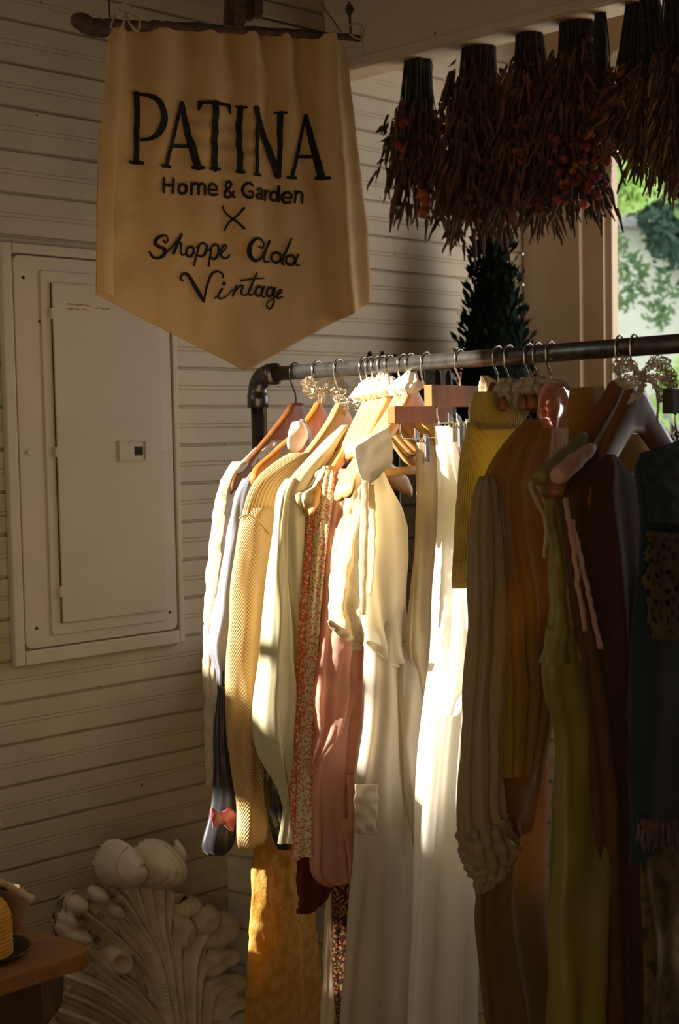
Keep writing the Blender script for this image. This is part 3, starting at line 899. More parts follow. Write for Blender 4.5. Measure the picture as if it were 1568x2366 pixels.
def drape(name, hx, rows, b, mat, parent, folds=7, amp=.006, seed=0, ny=70, nt_=72, grow=(.15, .7), rough=0.0, off=0.0, capbot=False, flare=0.0, label=None, sway=0.0, p_=1.0):
    """a hanging tube of cloth whose width follows rows (y, xl, xr) read on the garment's own hanging plane"""
    P0 = rail(hx) + NG * off
    rows = sorted(rows)
    ys = [r[0] for r in rows]
    Y = np.linspace(ys[0], ys[-1], ny + 1)
    XL = np.interp(Y, ys, [r[1] for r in rows]); XR = np.interp(Y, ys, [r[2] for r in rows])
    for _ in range(3):
        for A in (XL, XR):
            A[1:-1] = (A[:-2] + 2 * A[1:-1] + A[2:]) / 4
    V = []; F = []; UVL = []
    for j, (y, xl, xr) in enumerate(zip(Y, XL, XR)):
        PL, PR = onplane(xl, y, P0, NG), onplane(xr, y, P0, NG)
        C = (PL + PR) / 2
        dv = (C - EYE) * np.array([1, 1, 0]); dv /= np.linalg.norm(dv); e = np.array([dv[1], -dv[0], 0])
        # apparent half width at the centre's depth
        zc_ = (C - EYE) @ FWD
        Wd = max(.002, (xr - xl) / 2 / FPX * zc_)
        Cm = onplane((xl + xr) / 2, y, P0, NG)
        ge, ne = abs(G @ e), abs(NG @ e)
        bb = min(b, .72 * Wd / ne)
        a = math.sqrt(max(1e-8, Wd * Wd - (bb * ne) ** 2)) / ge
        f = j / ny
        gr = grow[0] + (grow[1] - grow[0]) * min(1, f * 1.6)
        for k in range(nt_):
            th = 2 * PI * k / nt_
            c, s = math.cos(th), math.sin(th)
            nrm = G * c * bb + NG * s * a; nrm /= np.linalg.norm(nrm) + 1e-9
            ph = 1.6 * noise.noise(Vector((f * 2.2, seed * 7.3, math.cos(th) * .8)))
            fo = math.sin(folds * th * .5 * 2 + seed * 1.7 + ph * 2) + .55 * math.sin(folds * 1.73 * th + seed * 2.9 + ph * 3 + 1)
            edge = .35 + .65 * abs(s)
            d = amp * gr * fo * edge * min(1, bb / .006)
            if rough: d += rough * noise.noise(Vector((c * a * 90, y * .05, seed + s * bb * 90)))
            d += amp * .6 * noise.noise(Vector((c * 1.6, f * 7, seed * 3.3 + s)))
            V.append(Cm + G * a * np.sign(c) * abs(c) ** p_ + NG * bb * s + nrm * d + (RD * 0))
            UVL.append((k / nt_ * max(.05, (a + bb) * 4) * 1.0, -y * zc_ / FPX))
    for j in range(ny):
        for k in range(nt_):
            F.append((j * nt_ + k, j * nt_ + (k + 1) % nt_, (j + 1) * nt_ + (k + 1) % nt_, (j + 1) * nt_ + k))
    # close the shoulder line softly
    for base, sgn in ((0, 1),) + (((ny * nt_), -1),) * bool(capbot):
        c0 = len(V); V.append(sum(V[base + k] for k in range(nt_)) / nt_); UVL.append((0, 0))
        for k in range(nt_): F.append((c0, base + (k + 1) % nt_, base + k) if sgn > 0 else (c0, base + k, base + (k + 1) % nt_))
    o = mesh(name, V, F, mat, parent, True, uv=UVL)
    if label: o['label'] = label
    return o


def flap(name, hx, outline, mat, parent, off=.015, bulge=.012, thick=.0015, seed=0, label=None, n=14, wav=.003):
    """a sewn panel of cloth (collar, tie, patch): outline in order, filled as a ruled sheet, curved and given thickness"""
    P0 = rail(hx) + NG * off
    h = len(outline) // 2
    L_ = smoothpts(outline[:h], max(2, 24 // max(1, h - 1))); R_ = smoothpts(outline[h:][::-1], max(2, 24 // max(1, len(outline) - h - 1)))
    m = 24
    V = []; F = []; U = []
    for j in range(m + 1):
        a = edge_at(L_, j / m); c = edge_at(R_, j / m)
        for i in range(n + 1):
            f = i / n; q = a * (1 - f) + c * f
            d = bulge * math.sin(PI * f) * (.4 + .6 * math.sin(PI * min(1, j / m * .9 + .1))) + wav * noise.noise(Vector((q[0] * .05, q[1] * .05, seed)))
            V.append(onplane(q[0], q[1], P0, NG) + NG * d); U.append((q[0] * .0007, -q[1] * .0007))
    for j in range(m):
        for i in range(n): F.append((j * (n + 1) + i, (j + 1) * (n + 1) + i, (j + 1) * (n + 1) + i + 1, j * (n + 1) + i + 1))
    o = mesh(name, V, F, mat, parent, True, uv=U)
    s = o.modifiers.new('thick', 'SOLIDIFY'); s.thickness = thick; s.offset = -1
    if label: o['label'] = label
    return o


def garment(name, hx, y, label, cat, group=None):
    P0 = rail(hx)
    return thing(name, label, cat, (P0[0], P0[1], onplane(hx, y, P0, NG)[2]), group)


# ---- wooden hangers, left to right
hanger(682, 931, M['brownwood'], 'dark brown wooden hanger at the left end of the rail holding the cream textured sweater', drop=.135, wire=M['dark_wire'], h0=.055)
h2, P2, z2 = hanger(733, 926, M['orangewood'], 'orange-brown wooden hanger with an ecru lace bow tied on its hook', drop=.12, h0=.062, flat=.006, power=.7)
lace_bow(P2, onplane(742, 899, P2, NG) + NG * .006, .034, M['lace_tan'], h2, 3)
h3, P3, z3 = hanger(783, 933, M['lightwood'], 'broad pale wooden hanger holding the tan knitted cardigan', drop=.145, h0=.062, h1=.034, flat=.014, power=.74)
lace_bow(P3, onplane(796, 930, P3, NG) + NG * .004, .020, M['lace'], h3, 5, name='thread_bow')

pale = [(842, 908, 'pale wooden hanger under white lace holding the mint satin blouse'),
        (856, 905, 'pale wooden hanger holding the orange-red floral dress'),
        (869, 902, 'pale wooden hanger holding the cream floral print blouse'),
        (884, 900, 'pale wooden hanger holding the pink blouse'),
        (900, 897, 'pale wooden hanger holding the cream puff-sleeved lace blouse'),
        (930, 893, 'pale wooden hanger nearest the white collared shirt, behind its raised collar'),
        (948, 890, 'pale wooden hanger with its arm showing right of the white collared shirt')]
for i, (x, y, lb) in enumerate(pale):
    full = i in (0, 5, 6)
    r, P_, zz = hanger(x, y + 16, M['lightwood'], lb, half=.212 if full else .102, drop=(.165 - .004 * i) * (1 if full else .5), h0=.034, h1=.028, th=.016, bar=(i in (5, 6)), tipth=1.25, power=.86, push=.016 if i == 0 else 0.0)
    j = (7, -4, 5, -8, 3, 9, -3)[i]; lace_cover(x, [(y - 30 + j, x - 7, x + 8), (y - 18 + j, x - 20, x + 15), (y - 2, x - 26, x + 22), (y + 10, x - 30, x + 20), (y + 20, x - 20, x + 8)], M['lace_dense'], r, 10 + i)
hanger(1150, 884, M['brownwood'], 'brown wooden hanger with ecru lace inside the yellow-green ribbed knit', drop=.02, half=.05)
tanlace = []
for i, (x, y, lb) in enumerate([(1176, 886, 'brown wooden hanger with ecru lace second from the knot of lace over the ribbed knit'),
                                (1222, 882, 'dark wooden hanger with ecru lace holding the pleated grey-beige blouse'),
                                (1242, 880, 'wooden hanger under ecru lace just left of the pink vinyl hanger')]):
    r, P_, zz = hanger(x, y + 12, M['redwood'], lb, drop=.02, half=.045, h0=.022, h1=.016)
    lace_cover(x, [(y - 10, x - 14, x + 12), (y + 2, x - 26, x + 24), (y + 22, x - 34, x + 30), (y + 44, x - 20, x + 24), (y + 58, x - 4, x + 14)], M['lace_dense_tan'], r, 30 + i)
# lace over the ribbed knit
ln = thing('lace_collar', 'ecru lace trim lying over the shoulders of the yellow-green ribbed knit', 'lace', rail(1150) - np.array([0, 0, .1]))
lace_cover(1128, [(868, 1108, 1126), (884, 1112, 1150), (902, 1112, 1160), (918, 1126, 1150)], M['lace_dense_tan'], ln, 51)
lace_cover(1170, [(874, 1158, 1186), (890, 1150, 1206), (910, 1170, 1216), (940, 1190, 1216), (962, 1204, 1214)], M['lace_dense_tan'], ln, 52)

# two wooden hangers at the right, one with a pink padded arm end
h16, P16, z16 = hanger(1432, 878, M['brownwood'], 'brown wooden hanger holding the olive silk dress, its round end poking out', drop=.135, half=.25, h0=.030, h1=.024, th=.024, power=.86, tipth=1.3)
h17, P17, z17 = hanger(1466, 892, M['brownwood'], 'dark wooden hanger nearest the window with a wide triangular gap', drop=.14, half=.20, h0=.068, h1=.026, th=.015, bar=True, power=.95, flat=.022)
lace_bow(P17, onplane(1452, 868, P17, NG) + NG * .02, .040, M['lace_tan'], h17, 8)
lace_bow(P17, onplane(1440, 872, P17, NG) + NG * .026, .034, M['lace_tan'], h17, 9)
mb = MB()
for dx in (0, 9): mb.tube(smoothpts([onplane(1478 + dx * .4, 880, P17, NG) + NG * .02, onplane(1482 + dx * .3, 930, P17, NG) + NG * .024, onplane(1484 + dx * .2, 985 + dx, P17, NG) + NG * .02], 4), .0012, 6)
mb.build('ribbon_tail', M['lace_tan'], h17, smooth=True)

# pink see-through vinyl hanger
m, t, o = nt('pink_vinyl'); p = node(t, 'ShaderNodeBsdfPrincipled'); setin(p, Roughness=.12); p.inputs['Base Color'].default_value = (.85, .24, .16, 1)
p.inputs['Transmission Weight'].default_value = .55; t.links.new(p.outputs[0], o.inputs[0]); M['vinyl'] = m
PV, plv = plane(1272)
vh = thing('padded_hanger', 'glossy pink padded hanger crown between the ecru lace and the mustard cloth', 'hanger', PV, 'wooden hangers on the rack')
hook_wire(PV, plv(1272, 884)[2], M['wire'], vh)
drape('crown', 1272, [(880, 1262, 1284), (892, 1250, 1304), (915, 1244, 1322), (945, 1240, 1334), (965, 1242, 1338), (988, 1252, 1326)], .016, M['vinyl'], vh, folds=3, amp=.003, seed=4)
lace_cover(1272, [(876, 1256, 1290), (886, 1250, 1306), (900, 1296, 1316), (915, 1310, 1322)], M['lace_dense_tan'], vh, 77, thick=.02)


# ---- clip hangers with red-brown bars
def clip(P, parent, sc=1.0):
    """sprung metal clip: two jaws, a ribbed front plate, lever and spring"""
    Z = np.array([0, 0, 1.0])
    mb = MB()
    mb.box(P + NG * .006 - Z * .018, G * .0062, NG * .0012, Z * .024)
    o = mb.build('clip', M['clipsteel'], parent, bevel=.001)
    mb = MB()
    for k in range(5): mb.box(P + NG * .0082 - Z * .020 + G * (k - 2) * .0027, G * .0006, NG * .0012, Z * .020)
    for k in range(4): mb.box(P + NG * .0082 + Z * (.002 - k * .004), G * .0058, NG * .0012, Z * .0007)
    mb.build('clip_ribs', M['clipsteel'], o)
    mb = MB(); mb.box(P - NG * .007 + Z * .002 + G * .007, G * .0075 + Z * .004, NG * .0012, Z * .010); mb.box(P - NG * .004 - Z * .016, G * .006, NG * .0012, Z * .016)
    mb.build('clip_lever', M['clipsteel'], o, bevel=.001)
    mb = MB(); mb.tube([P + G * .008 - Z * .002, P - G * .008 - Z * .002], .0042, 10); mb.build('clip_spring', M['wire'], o, smooth=True)


def clip_hanger(cx, xl, xr, yl, h, label, clips, mat, wire_y):
    P0, pl_ = plane(cx)
    root = thing('clip_hanger', label, 'hanger', P0, 'clip hangers on the rack')
    a, c = pl_(xl, yl), pl_(xr, yl)
    sa, sc_ = (a - P0) @ G, (c - P0) @ G
    zt = a[2]
    hook_wire(P0, zt - .004, M['wire'], root)
    mb = MB(); mb.box(P0 * np.array([1, 1, 0]) + G * (sa + sc_) / 2 + np.array([0, 0, zt - h / 2]), G * (sa - sc_) / 2, NG * .0075, np.array([0, 0, h / 2]))
    mb.build('bar', mat, root, bevel=.0015)
    zw = pl_(xl + 30, wire_y)[2]
    Q = P0 * np.array([1, 1, 0]) + NG * .004
    mb = MB(); k0 = sa - .018; k1 = sc_ + .018
    mb.tube(smoothpts([Q + G * k0 + np.array([0, 0, zt - h]), Q + G * (k0 - .001) + np.array([0, 0, zw + .012]), Q + G * (k0 - .008) + np.array([0, 0, zw]), Q + G * (k0 - .03) + np.array([0, 0, zw - .001]), Q + G * (k1 + .03) + np.array([0, 0, zw - .001]), Q + G * (k1 + .008) + np.array([0, 0, zw]), Q + G * k1 + np.array([0, 0, zw + .012]), Q + G * k1 + np.array([0, 0, zt - h])], 4), .0016, 8)
    mb.build('wire_rod', M['wire'], root, smooth=True)
    for x in clips:
        clip(pl_(x, wire_y) + NG * .004, root)
    return root


clip_hanger(984, 903, 1034, 938, .0285, 'red-brown clip hanger whose bar end points at the camera, holding the linen skirt', (972,), M['redwood'], 1012)
clip_hanger(1062, 988, 1218, 889, .034, 'long red-brown clip hanger behind the first one, holding the white dress', (1049, 1068), M['redwood'], 976)
clip_hanger(1590, 1541, 1640, 897, .034, 'black wooden clip hanger at the right edge holding the dark denim', (1562,), M['blackwood'], 1000)

# ================================================================== CLOTHES
M['cream_boucle'] = cloth('cream_boucle', (.74, .60, .42), .2, kind='slub', bump=.9)
M['slate_satin'] = cloth('slate_satin', (.17, .18, .22), .08, kind='satin', rough=.45, spec=.4, sheen=.1, bump=.3)
M['navy_satin'] = cloth('charcoal_satin', (.022, .022, .027), .02, kind='satin', rough=.4, spec=.3, sheen=.1, bump=.3)
M['pinksatin'] = cloth('pink_satin', (.42, .12, .13), .15, kind='satin', rough=.45, spec=.4)
M['palecollar'] = cloth('pale_collar', (.80, .72, .70), .3, kind='weave')
M['tan_knit'] = cloth('tan_knit', (.66, .44, .20), .22, (.75, .5, .15), kind='knit', freq=1100, bump=.5)
M['tan_rib'] = cloth('tan_rib', (.66, .44, .20), .2, (.75, .5, .15), kind='rib', freq=760, bump=.5)
M['mint_satin'] = cloth('mint_satin', (.58, .54, .34), .12, (.5, .34, .12), kind='satin', rough=.4, spec=.45, bump=.25)
M['teal_black'] = cloth('dark_satin', (.025, .03, .028), .05, kind='satin', rough=.25, spec=.6, c2=(.10, .07, .03), pscale=35, bump=.3)
M['red_floral'] = cloth('red_floral', (.72, .17, .06), .3, kind='print', c2=(.88, .70, .50), c3=(.80, .40, .22), pscale=240)
M['cream_floral'] = cloth('cream_floral', (.80, .66, .42), .32, kind='print', c2=(.66, .20, .12), c3=(.42, .40, .14), pscale=220)
M['pink_voile'] = cloth('pink_voile', (.84, .50, .38), .5, (.88, .44, .28), kind='weave', bump=.5)
M['cream_lace'] = cloth('cream_lace_cotton', (.80, .70, .48), .4, (.85, .72, .4), kind='slub', bump=.8)
M['white_cotton'] = cloth('white_cotton', (.82, .77, .66), .60, (.86, .76, .55), kind='weave', bump=.35)
M['collar'] = cloth('collar_cotton', (.76, .71, .62), .25, kind='weave', bump=.3)
M['grey_linen'] = cloth('pale_grey_linen', (.68, .63, .54), .55, (.7, .6, .44), kind='weave', bump=.4)
M['linen'] = cloth('oat_linen', (.68, .58, .42), .5, (.74, .6, .34), kind='slub', bump=.7)
M['white_gauze'] = cloth('white_gauze', (.86, .83, .75), .6, kind='weave', bump=.4)
M['yellow_rib'] = cloth('yellow_green_rib', (.46, .37, .14), .4, (.62, .46, .11), kind='rib', freq=900, bump=.5)
M['pleat_grey'] = cloth('grey_beige_voile', (.36, .28, .17), .4, (.55, .35, .09), kind='weave', bump=.4)
M['glow_sheer'] = cloth('glow_gold_voile', (.42, .25, .06), .5, (.6, .34, .05), kind='weave', bump=.4)  # same blouse as the grey-beige voile, transmitted glow put into the colour
M['rust_cloth'] = cloth('rust_brown', (.34, .14, .035), .3, (.5, .2, .03), kind='weave')
M['brown_long'] = cloth('brown_voile', (.20, .125, .05), .35, (.36, .2, .05), kind='weave')
M['olive_silk'] = cloth('olive_silk', (.21, .165, .042), .25, (.5, .38, .05), kind='satin', rough=.45, spec=.35, bump=.3)
M['plum'] = cloth('dusky_rose', (.10, .045, .025), .25, (.35, .12, .05), kind='weave', bump=.3)
M['dusty_pink'] = cloth('dusty_pink', (.55, .31, .24), .25, kind='satin', rough=.5)
M['mustard'] = cloth('mustard_voile', (.42, .28, .06), .55, (.66, .42, .06), kind='weave')
M['denim'] = cloth('dark_denim', (.022, .035, .05), .02, kind='weave', bump=.7)
M['denim_lace'] = cloth('brown_lace', (.10, .065, .03), .1, kind='slub', alpha=70.0)
M['fringe'] = simple('frayed_threads', (.09, .055, .045), .9)
M['gold_fleece'] = cloth('golden_jacquard', (.72, .37, .06), .3, (.8, .4, .04), kind='fuzzy', c2=(.80, .50, .14), pscale=55, bump=1.0)
M['dark_red'] = cloth('dark_red', (.12, .022, .012), .15, kind='weave')
M['dark_floral'] = cloth('dark_floral', (.05, .018, .01), .12, kind='print', c2=(.40, .14, .05), c3=(.24, .19, .06), pscale=200)
M['cream_plain'] = cloth('cream_cotton', (.80, .68, .46), .4, kind='weave')

CG = 'clothes hanging on the pipe rack'

# 1 cream textured sweater
g = garment('sweater', 682, 1812, 'cream nubbly sweater leftmost on the rack, half hidden by the slate robe', 'sweater')
drape('body', 682, [(1016, 612, 648), (1032, 592, 668), (1060, 562, 690), (1100, 525, 700), (1160, 512, 705), (1300, 508, 700), (1500, 502, 690), (1760, 500, 690)], .016, M['cream_boucle'], g, seed=1, rough=.004)
drape('sleeve', 682, [(1066, 535, 575), (1085, 520, 566), (1119, 503, 548), (1176, 495, 538), (1258, 486, 527), (1358, 476, 521), (1451, 471, 513), (1540, 470, 506), (1686, 475, 502), (1790, 479, 500), (1812, 482, 498)], .015, M['cream_boucle'], g, seed=2, folds=4, amp=.004, rough=.004)

# 2 slate robe with pink collar and bow cuff
g = garment('robe', 733, 1971, 'slate and charcoal satin robe with a pink patched cuff and pale collar', 'robe')
drape('body', 733, [(1012, 662, 700), (1030, 640, 715), (1060, 610, 730), (1099, 566, 735), (1180, 552, 725), (1300, 541, 715), (1420, 530, 700), (1500, 526, 690), (1750, 540, 690), (1900, 545, 690)], .016, M['slate_satin'], g, seed=3)
drape('sleeve', 733, [(1105, 562, 590), (1146, 540, 577), (1242, 525, 562), (1325, 511, 550), (1408, 497, 538), (1484, 483, 529), (1512, 487, 526), (1545, 500, 524), (1580, 502, 523)], .015, M['slate_satin'], g, seed=4, folds=4, amp=.006)
sl = drape('sleeve', 733, [(1500, 508, 524), (1560, 502, 523), (1633, 498, 523), (1716, 493, 526), (1798, 491, 537), (1840, 491, 543), (1865, 486, 545), (1900, 479, 546), (1935, 470, 546), (1960, 470, 540), (1972, 484, 524)], .017, M['navy_satin'], g, seed=5, folds=4, amp=.004, capbot=True, label='charcoal satin lower sleeve')
flap('cuff_patch', 733, [(483, 1888), (488, 1868), (505, 1879), (527, 1868), (542, 1876), (545, 1898), (536, 1921), (527, 1914), (512, 1902), (492, 1913)], M['pinksatin'], sl, off=.021, bulge=.006, label='pink wavy satin patch on the cuff')
flap('collar', 733, [(676, 975), (666, 1000), (664, 1030), (672, 1050), (690, 1060), (712, 1010), (708, 985), (694, 967)], M['palecollar'], g, off=.014, bulge=.012, label='pale satin collar')
flap('collar_lining', 733, [(694, 968), (690, 1000), (692, 1040), (700, 1062), (722, 1058), (722, 1010), (712, 985), (702, 970)], M['slate_satin'], g, off=.010, bulge=.008, label='slate collar stand')
flap('neck_label', 733, [(694, 1040), (690, 1056), (706, 1066), (718, 1060), (718, 1036), (708, 1030)], M['pinksatin'], g, off=.022, bulge=.003, label='pink satin inner collar')

# 3 tan knit cardigan
g = garment('cardigan', 783, 1951, 'chunky tan knitted cardigan with dropped ribbed shoulder, third garment from the left', 'cardigan')
drape('body', 783, [(1046, 668, 712), (1062, 634, 730), (1085, 608, 735), (1109, 584, 735), (1146, 569, 728), (1189, 558, 715), (1300, 560, 690), (1600, 575, 690), (1900, 590, 690)], .017, M['tan_rib'], g, seed=6, folds=3, amp=.003)
drape('sleeve', 783, [(1172, 564, 626), (1205, 553, 640), (1275, 543, 641), (1358, 531, 634), (1451, 526, 627), (1500, 522, 618), (1609, 521, 605), (1699, 523, 602), (1798, 536, 622), (1848, 544, 628), (1935, 544, 624), (1951, 548, 618)], .020, M['tan_knit'], g, seed=7, folds=3, amp=.005, capbot=True)
tb = MB(); e0 = [onplane(x, y, rail(783) + NG * .021, NG) for x, y in ((554, 1196), (575, 1190), (600, 1206), (624, 1232))]
tb.tube(smoothpts(e0, 6), .0016, 8); tb.build('shoulder_seam', M['tan_rib'], g, smooth=True)

# dark satin dress peeping out under the cardigan
g = garment('dress', 812, 1990, 'black-green satin dress peeping out between the cardigan cuff and the floral dress', 'dress')
drape('skirt', 812, [(1500, 620, 690), (1700, 615, 690), (1800, 612, 690), (1860, 618, 688), (1900, 628, 686), (1935, 638, 676), (1962, 650, 668)], .014, M['teal_black'], g, seed=8)

# 4 mint satin blouse with a full sleeve
g = garment('blouse', 842, 1881, 'pale mint-beige satin blouse with a long full sleeve beside the tan cardigan', 'blouse')
drape('body', 842, [(982, 790, 803), (1000, 768, 796), (1020, 742, 780), (1045, 722, 768), (1072, 695, 762), (1099, 670, 752), (1126, 652, 742), (1175, 652, 730), (1300, 658, 722), (1400, 667, 720), (1500, 675, 718), (1616, 676, 712), (1765, 665, 700), (1940, 645, 705)], .014, M['mint_satin'], g, seed=9, folds=5)
drape('sleeve', 842, [(1105, 664, 684), (1126, 646, 674), (1152, 639, 668), (1209, 632, 660), (1258, 626, 660), (1341, 616, 664), (1408, 609, 668), (1500, 602, 672), (1566, 594, 676), (1650, 586, 678), (1699, 589, 676), (1739, 599, 673), (1775, 619, 670), (1810, 642, 668), (1881, 660, 668)], .026, M['mint_satin'], g, seed=10, folds=4, amp=.006)

# 5 orange red floral dress with a cream frill
g = garment('dress', 858, 1990, 'orange-red dress with small white flowers hanging as a narrow strip', 'dress')
drape('body', 858, [(1083, 740, 760), (1109, 720, 752), (1126, 713, 746), (1192, 705, 740), (1258, 699, 734), (1358, 693, 726), (1457, 689, 722), (1500, 689, 718), (1600, 680, 712), (1666, 675, 706), (1732, 670, 702), (1832, 670, 696), (1898, 672, 694), (1987, 677, 690)], .014, M['red_floral'], g, seed=11, folds=4, amp=.004)
drape('shoulder_frill', 858, [(1076, 738, 756), (1090, 726, 752), (1112, 716, 742), (1126, 708, 732), (1140, 684, 712), (1158, 684, 706), (1176, 696, 706)], .014, M['cream_lace'], g, seed=12, folds=6, amp=.008, rough=.008, label='cream gathered frill')

# 6 cream floral blouse
g = garment('blouse', 872, 1975, 'cream blouse sprinkled with tiny red and olive flowers beside the orange-red floral dress', 'blouse')
drape('body', 872, [(1085, 750, 775), (1109, 738, 776), (1159, 728, 772), (1225, 722, 766), (1292, 718, 758), (1391, 712, 748), (1500, 706, 740), (1566, 702, 732), (1666, 697, 728), (1732, 690, 726), (1848, 685, 732), (1898, 683, 730), (1975, 680, 726)], .016, M['cream_floral'], g, seed=13, folds=4, amp=.004)

# dark red hem and dark floral dress below
g = garment('dress', 862, 2110, 'dark red dress hem showing below the floral strips', 'dress')
drape('skirt', 862, [(1800, 690, 770), (1973, 684, 772), (2050, 688, 772), (2075, 690, 764), (2092, 690, 752), (2108, 690, 704)], .012, M['dark_red'], g, seed=14, rough=.004)
g = garment('dress', 868, 2420, 'cream cotton dress showing as a bright sliver near the bottom edge', 'dress')
drape('skirt', 868, [(1900, 742, 775), (2070, 752, 775), (2132, 752, 775), (2232, 751, 776), (2300, 747, 778), (2420, 738, 786)], .012, M['cream_plain'], g, seed=15, folds=3)
g = garment('dress', 882, 2420, 'dark dress with tiny rust flowers between the cream sliver and the white skirt', 'dress')
drape('skirt', 882, [(1800, 770, 815), (2000, 768, 815), (2132, 769, 812), (2232, 767, 808), (2300, 769, 802), (2366, 776, 800), (2420, 782, 800)], .012, M['dark_floral'], g, seed=16, folds=3)

# golden jacquard robe at the bottom left
g = garment('dress', 765, 2460, 'long golden fleecy jacquard dress hanging to the bottom edge of the rack', 'dress')
drape('skirt', 765, [(1500, 600, 690), (1850, 590, 690), (1950, 586, 692), (2033, 580, 704), (2132, 575, 728), (2232, 570, 742), (2366, 567, 752), (2460, 564, 760)], .018, M['gold_fleece'], g, seed=17, folds=3, amp=.006, rough=.003)

# 7 pink blouse with flowing sleeve
g = garment('blouse', 887, 2037, 'salmon pink voile blouse with a wide flowing sleeve in the middle of the rack', 'blouse')
drape('body', 887, [(1083, 790, 830), (1110, 772, 836), (1300, 750, 836), (1500, 742, 838), (1640, 738, 834), (1800, 718, 822), (1914, 720, 818), (2000, 720, 817), (2028, 732, 816), (2036, 752, 814)], .014, M['pink_voile'], g, seed=18, folds=6, amp=.007)
drape('sleeve', 887, [(1083, 785, 800), (1100, 775, 808), (1126, 772, 812), (1192, 759, 812), (1258, 755, 812), (1391, 737, 818), (1500, 728, 829), (1600, 718, 831), (1640, 716, 813), (1700, 715, 785), (1750, 714, 745), (1790, 714, 722)], .026, M['pink_voile'], g, seed=19, folds=6, amp=.008, rough=.002)
flap('shirt_tail', 887, [(800, 1790), (806, 1880), (790, 1900), (800, 1960), (806, 2037), (816, 2037), (818, 1960), (818, 1880), (820, 1790)], M['pink_voile'], g, off=.022, bulge=.004)

# 8 cream puff sleeve blouse
g = garment('blouse', 906, 1500, 'short cream cotton blouse with a lace-cuffed puff sleeve', 'blouse')
drape('body', 906, [(1070, 822, 850), (1095, 812, 856), (1140, 800, 856), (1300, 790, 850), (1460, 790, 850), (1500, 795, 850)], .012, M['cream_lace'], g, seed=20)
sl = drape('sleeve', 906, [(1096, 820, 836), (1110, 812, 838), (1126, 805, 838), (1172, 793, 838), (1258, 773, 832), (1358, 759, 832), (1408, 754, 838), (1440, 753, 848), (1462, 764, 851), (1484, 792, 838)], .030, M['cream_lace'], g, seed=21, folds=5, amp=.008, rough=.003, capbot=True)
flap('lace_cuff', 906, [(755, 1436), (768, 1458), (790, 1474), (808, 1484), (822, 1472), (805, 1458), (784, 1446), (762, 1430)], M['lace_dense_tan'], sl, off=.033, bulge=.006, wav=.006, label='tan lace cuff band')

# 9 white collared dress: jacket bodice with big collar, long skirt
g = garment('dress', 950, 2460, 'long white dress with a big pointed collar and pale grey skirt', 'dress')
drape('bodice', 950, [(1080, 835, 880), (1103, 834, 892), (1142, 833, 910), (1176, 832, 930), (1225, 831, 945), (1292, 829, 948), (1358, 829, 944), (1414, 833, 942), (1487, 846, 946), (1526, 856, 944), (1540, 900, 942)], .020, M['white_cotton'], g, seed=22, folds=4, amp=.005)
drape('skirt', 944, [(1400, 842, 920), (1500, 838, 920), (1533, 838, 922), (1666, 835, 926), (1815, 818, 934), (1964, 815, 945), (2132, 802, 953), (2366, 789, 953), (2460, 784, 954)], .024, M['grey_linen'], g, seed=23, folds=5, amp=.008)
flap('collar', 950, [(820, 1036), (826, 1070), (836, 1105), (852, 1124), (876, 1100), (898, 1078), (906, 1060), (904, 1010), (896, 988)], M['collar'], g, off=.030, bulge=-.006, label='large pointed white collar')
flap('sash_tie', 950, [(836, 1110), (832, 1200), (830, 1320), (834, 1420), (848, 1420), (846, 1300), (848, 1180), (852, 1110)], M['white_cotton'], g, off=.030, bulge=.008)
flap('sash_tie', 950, [(850, 1120), (852, 1250), (850, 1376), (858, 1384), (862, 1250), (864, 1120)], M['white_cotton'], g, off=.028, bulge=.008)
flap('pocket', 944, [(821, 1812), (820, 1860), (821, 1924), (866, 1930), (873, 1870), (872, 1812)], M['grey_linen'], g, off=.027, bulge=.003, wav=.005)

# 10 linen skirt on the clip hanger and a slim grey piece under it
g = garment('skirt', 984, 1640, 'oat linen skirt with a pocket clipped under the red-brown bar', 'skirt')
drape('body', 984, [(1022, 958, 1000), (1045, 959, 1006), (1134, 963, 1019), (1228, 963, 1014), (1322, 954, 1009), (1407, 946, 1002), (1483, 941, 1000), (1526, 944, 996), (1564, 960, 992), (1640, 980, 988)], .012, M['linen'], g, seed=24, folds=5, amp=.004)
g = garment('skirt', 972, 1950, 'slim pale grey skirt hanging between the white dress and the gauze dress', 'skirt')
drape('body', 972, [(1480, 924, 970), (1535, 924, 972), (1600, 924, 982), (1700, 925, 986), (1800, 931, 980), (1900, 950, 975), (1950, 962, 972)], .014, M['grey_linen'], g, seed=25, folds=3, amp=.006)

# 11 white gauze dress
g = garment('dress', 1040, 2460, 'brilliant white gauze dress in the full sun patch, hanging to the bottom edge', 'dress')
drape('body', 1040, [(984, 1008, 1046), (1030, 1010, 1060), (1143, 1017, 1075), (1250, 1010, 1085), (1339, 1004, 1095), (1483, 998, 1095), (1654, 983, 1092), (1743, 977, 1085), (1849, 970, 1080), (1956, 968, 1085), (2083, 962, 1095), (2211, 955, 1098), (2366, 951, 1100), (2460, 950, 1102)], .030, M['white_gauze'], g, seed=26, folds=6, amp=.010)

# 13 white puffed sleeve under the ribbed knit
g = garment('blouse', 1090, 1652, 'small white blouse sleeve hanging just below the ribbed knit cuff', 'blouse')
drape('sleeve', 1090, [(1300, 1052, 1088), (1360, 1047, 1090), (1483, 1041, 1090), (1590, 1032, 1084), (1640, 1029, 1068), (1652, 1036, 1054)], .026, M['white_gauze'], g, seed=27, folds=4, amp=.006)

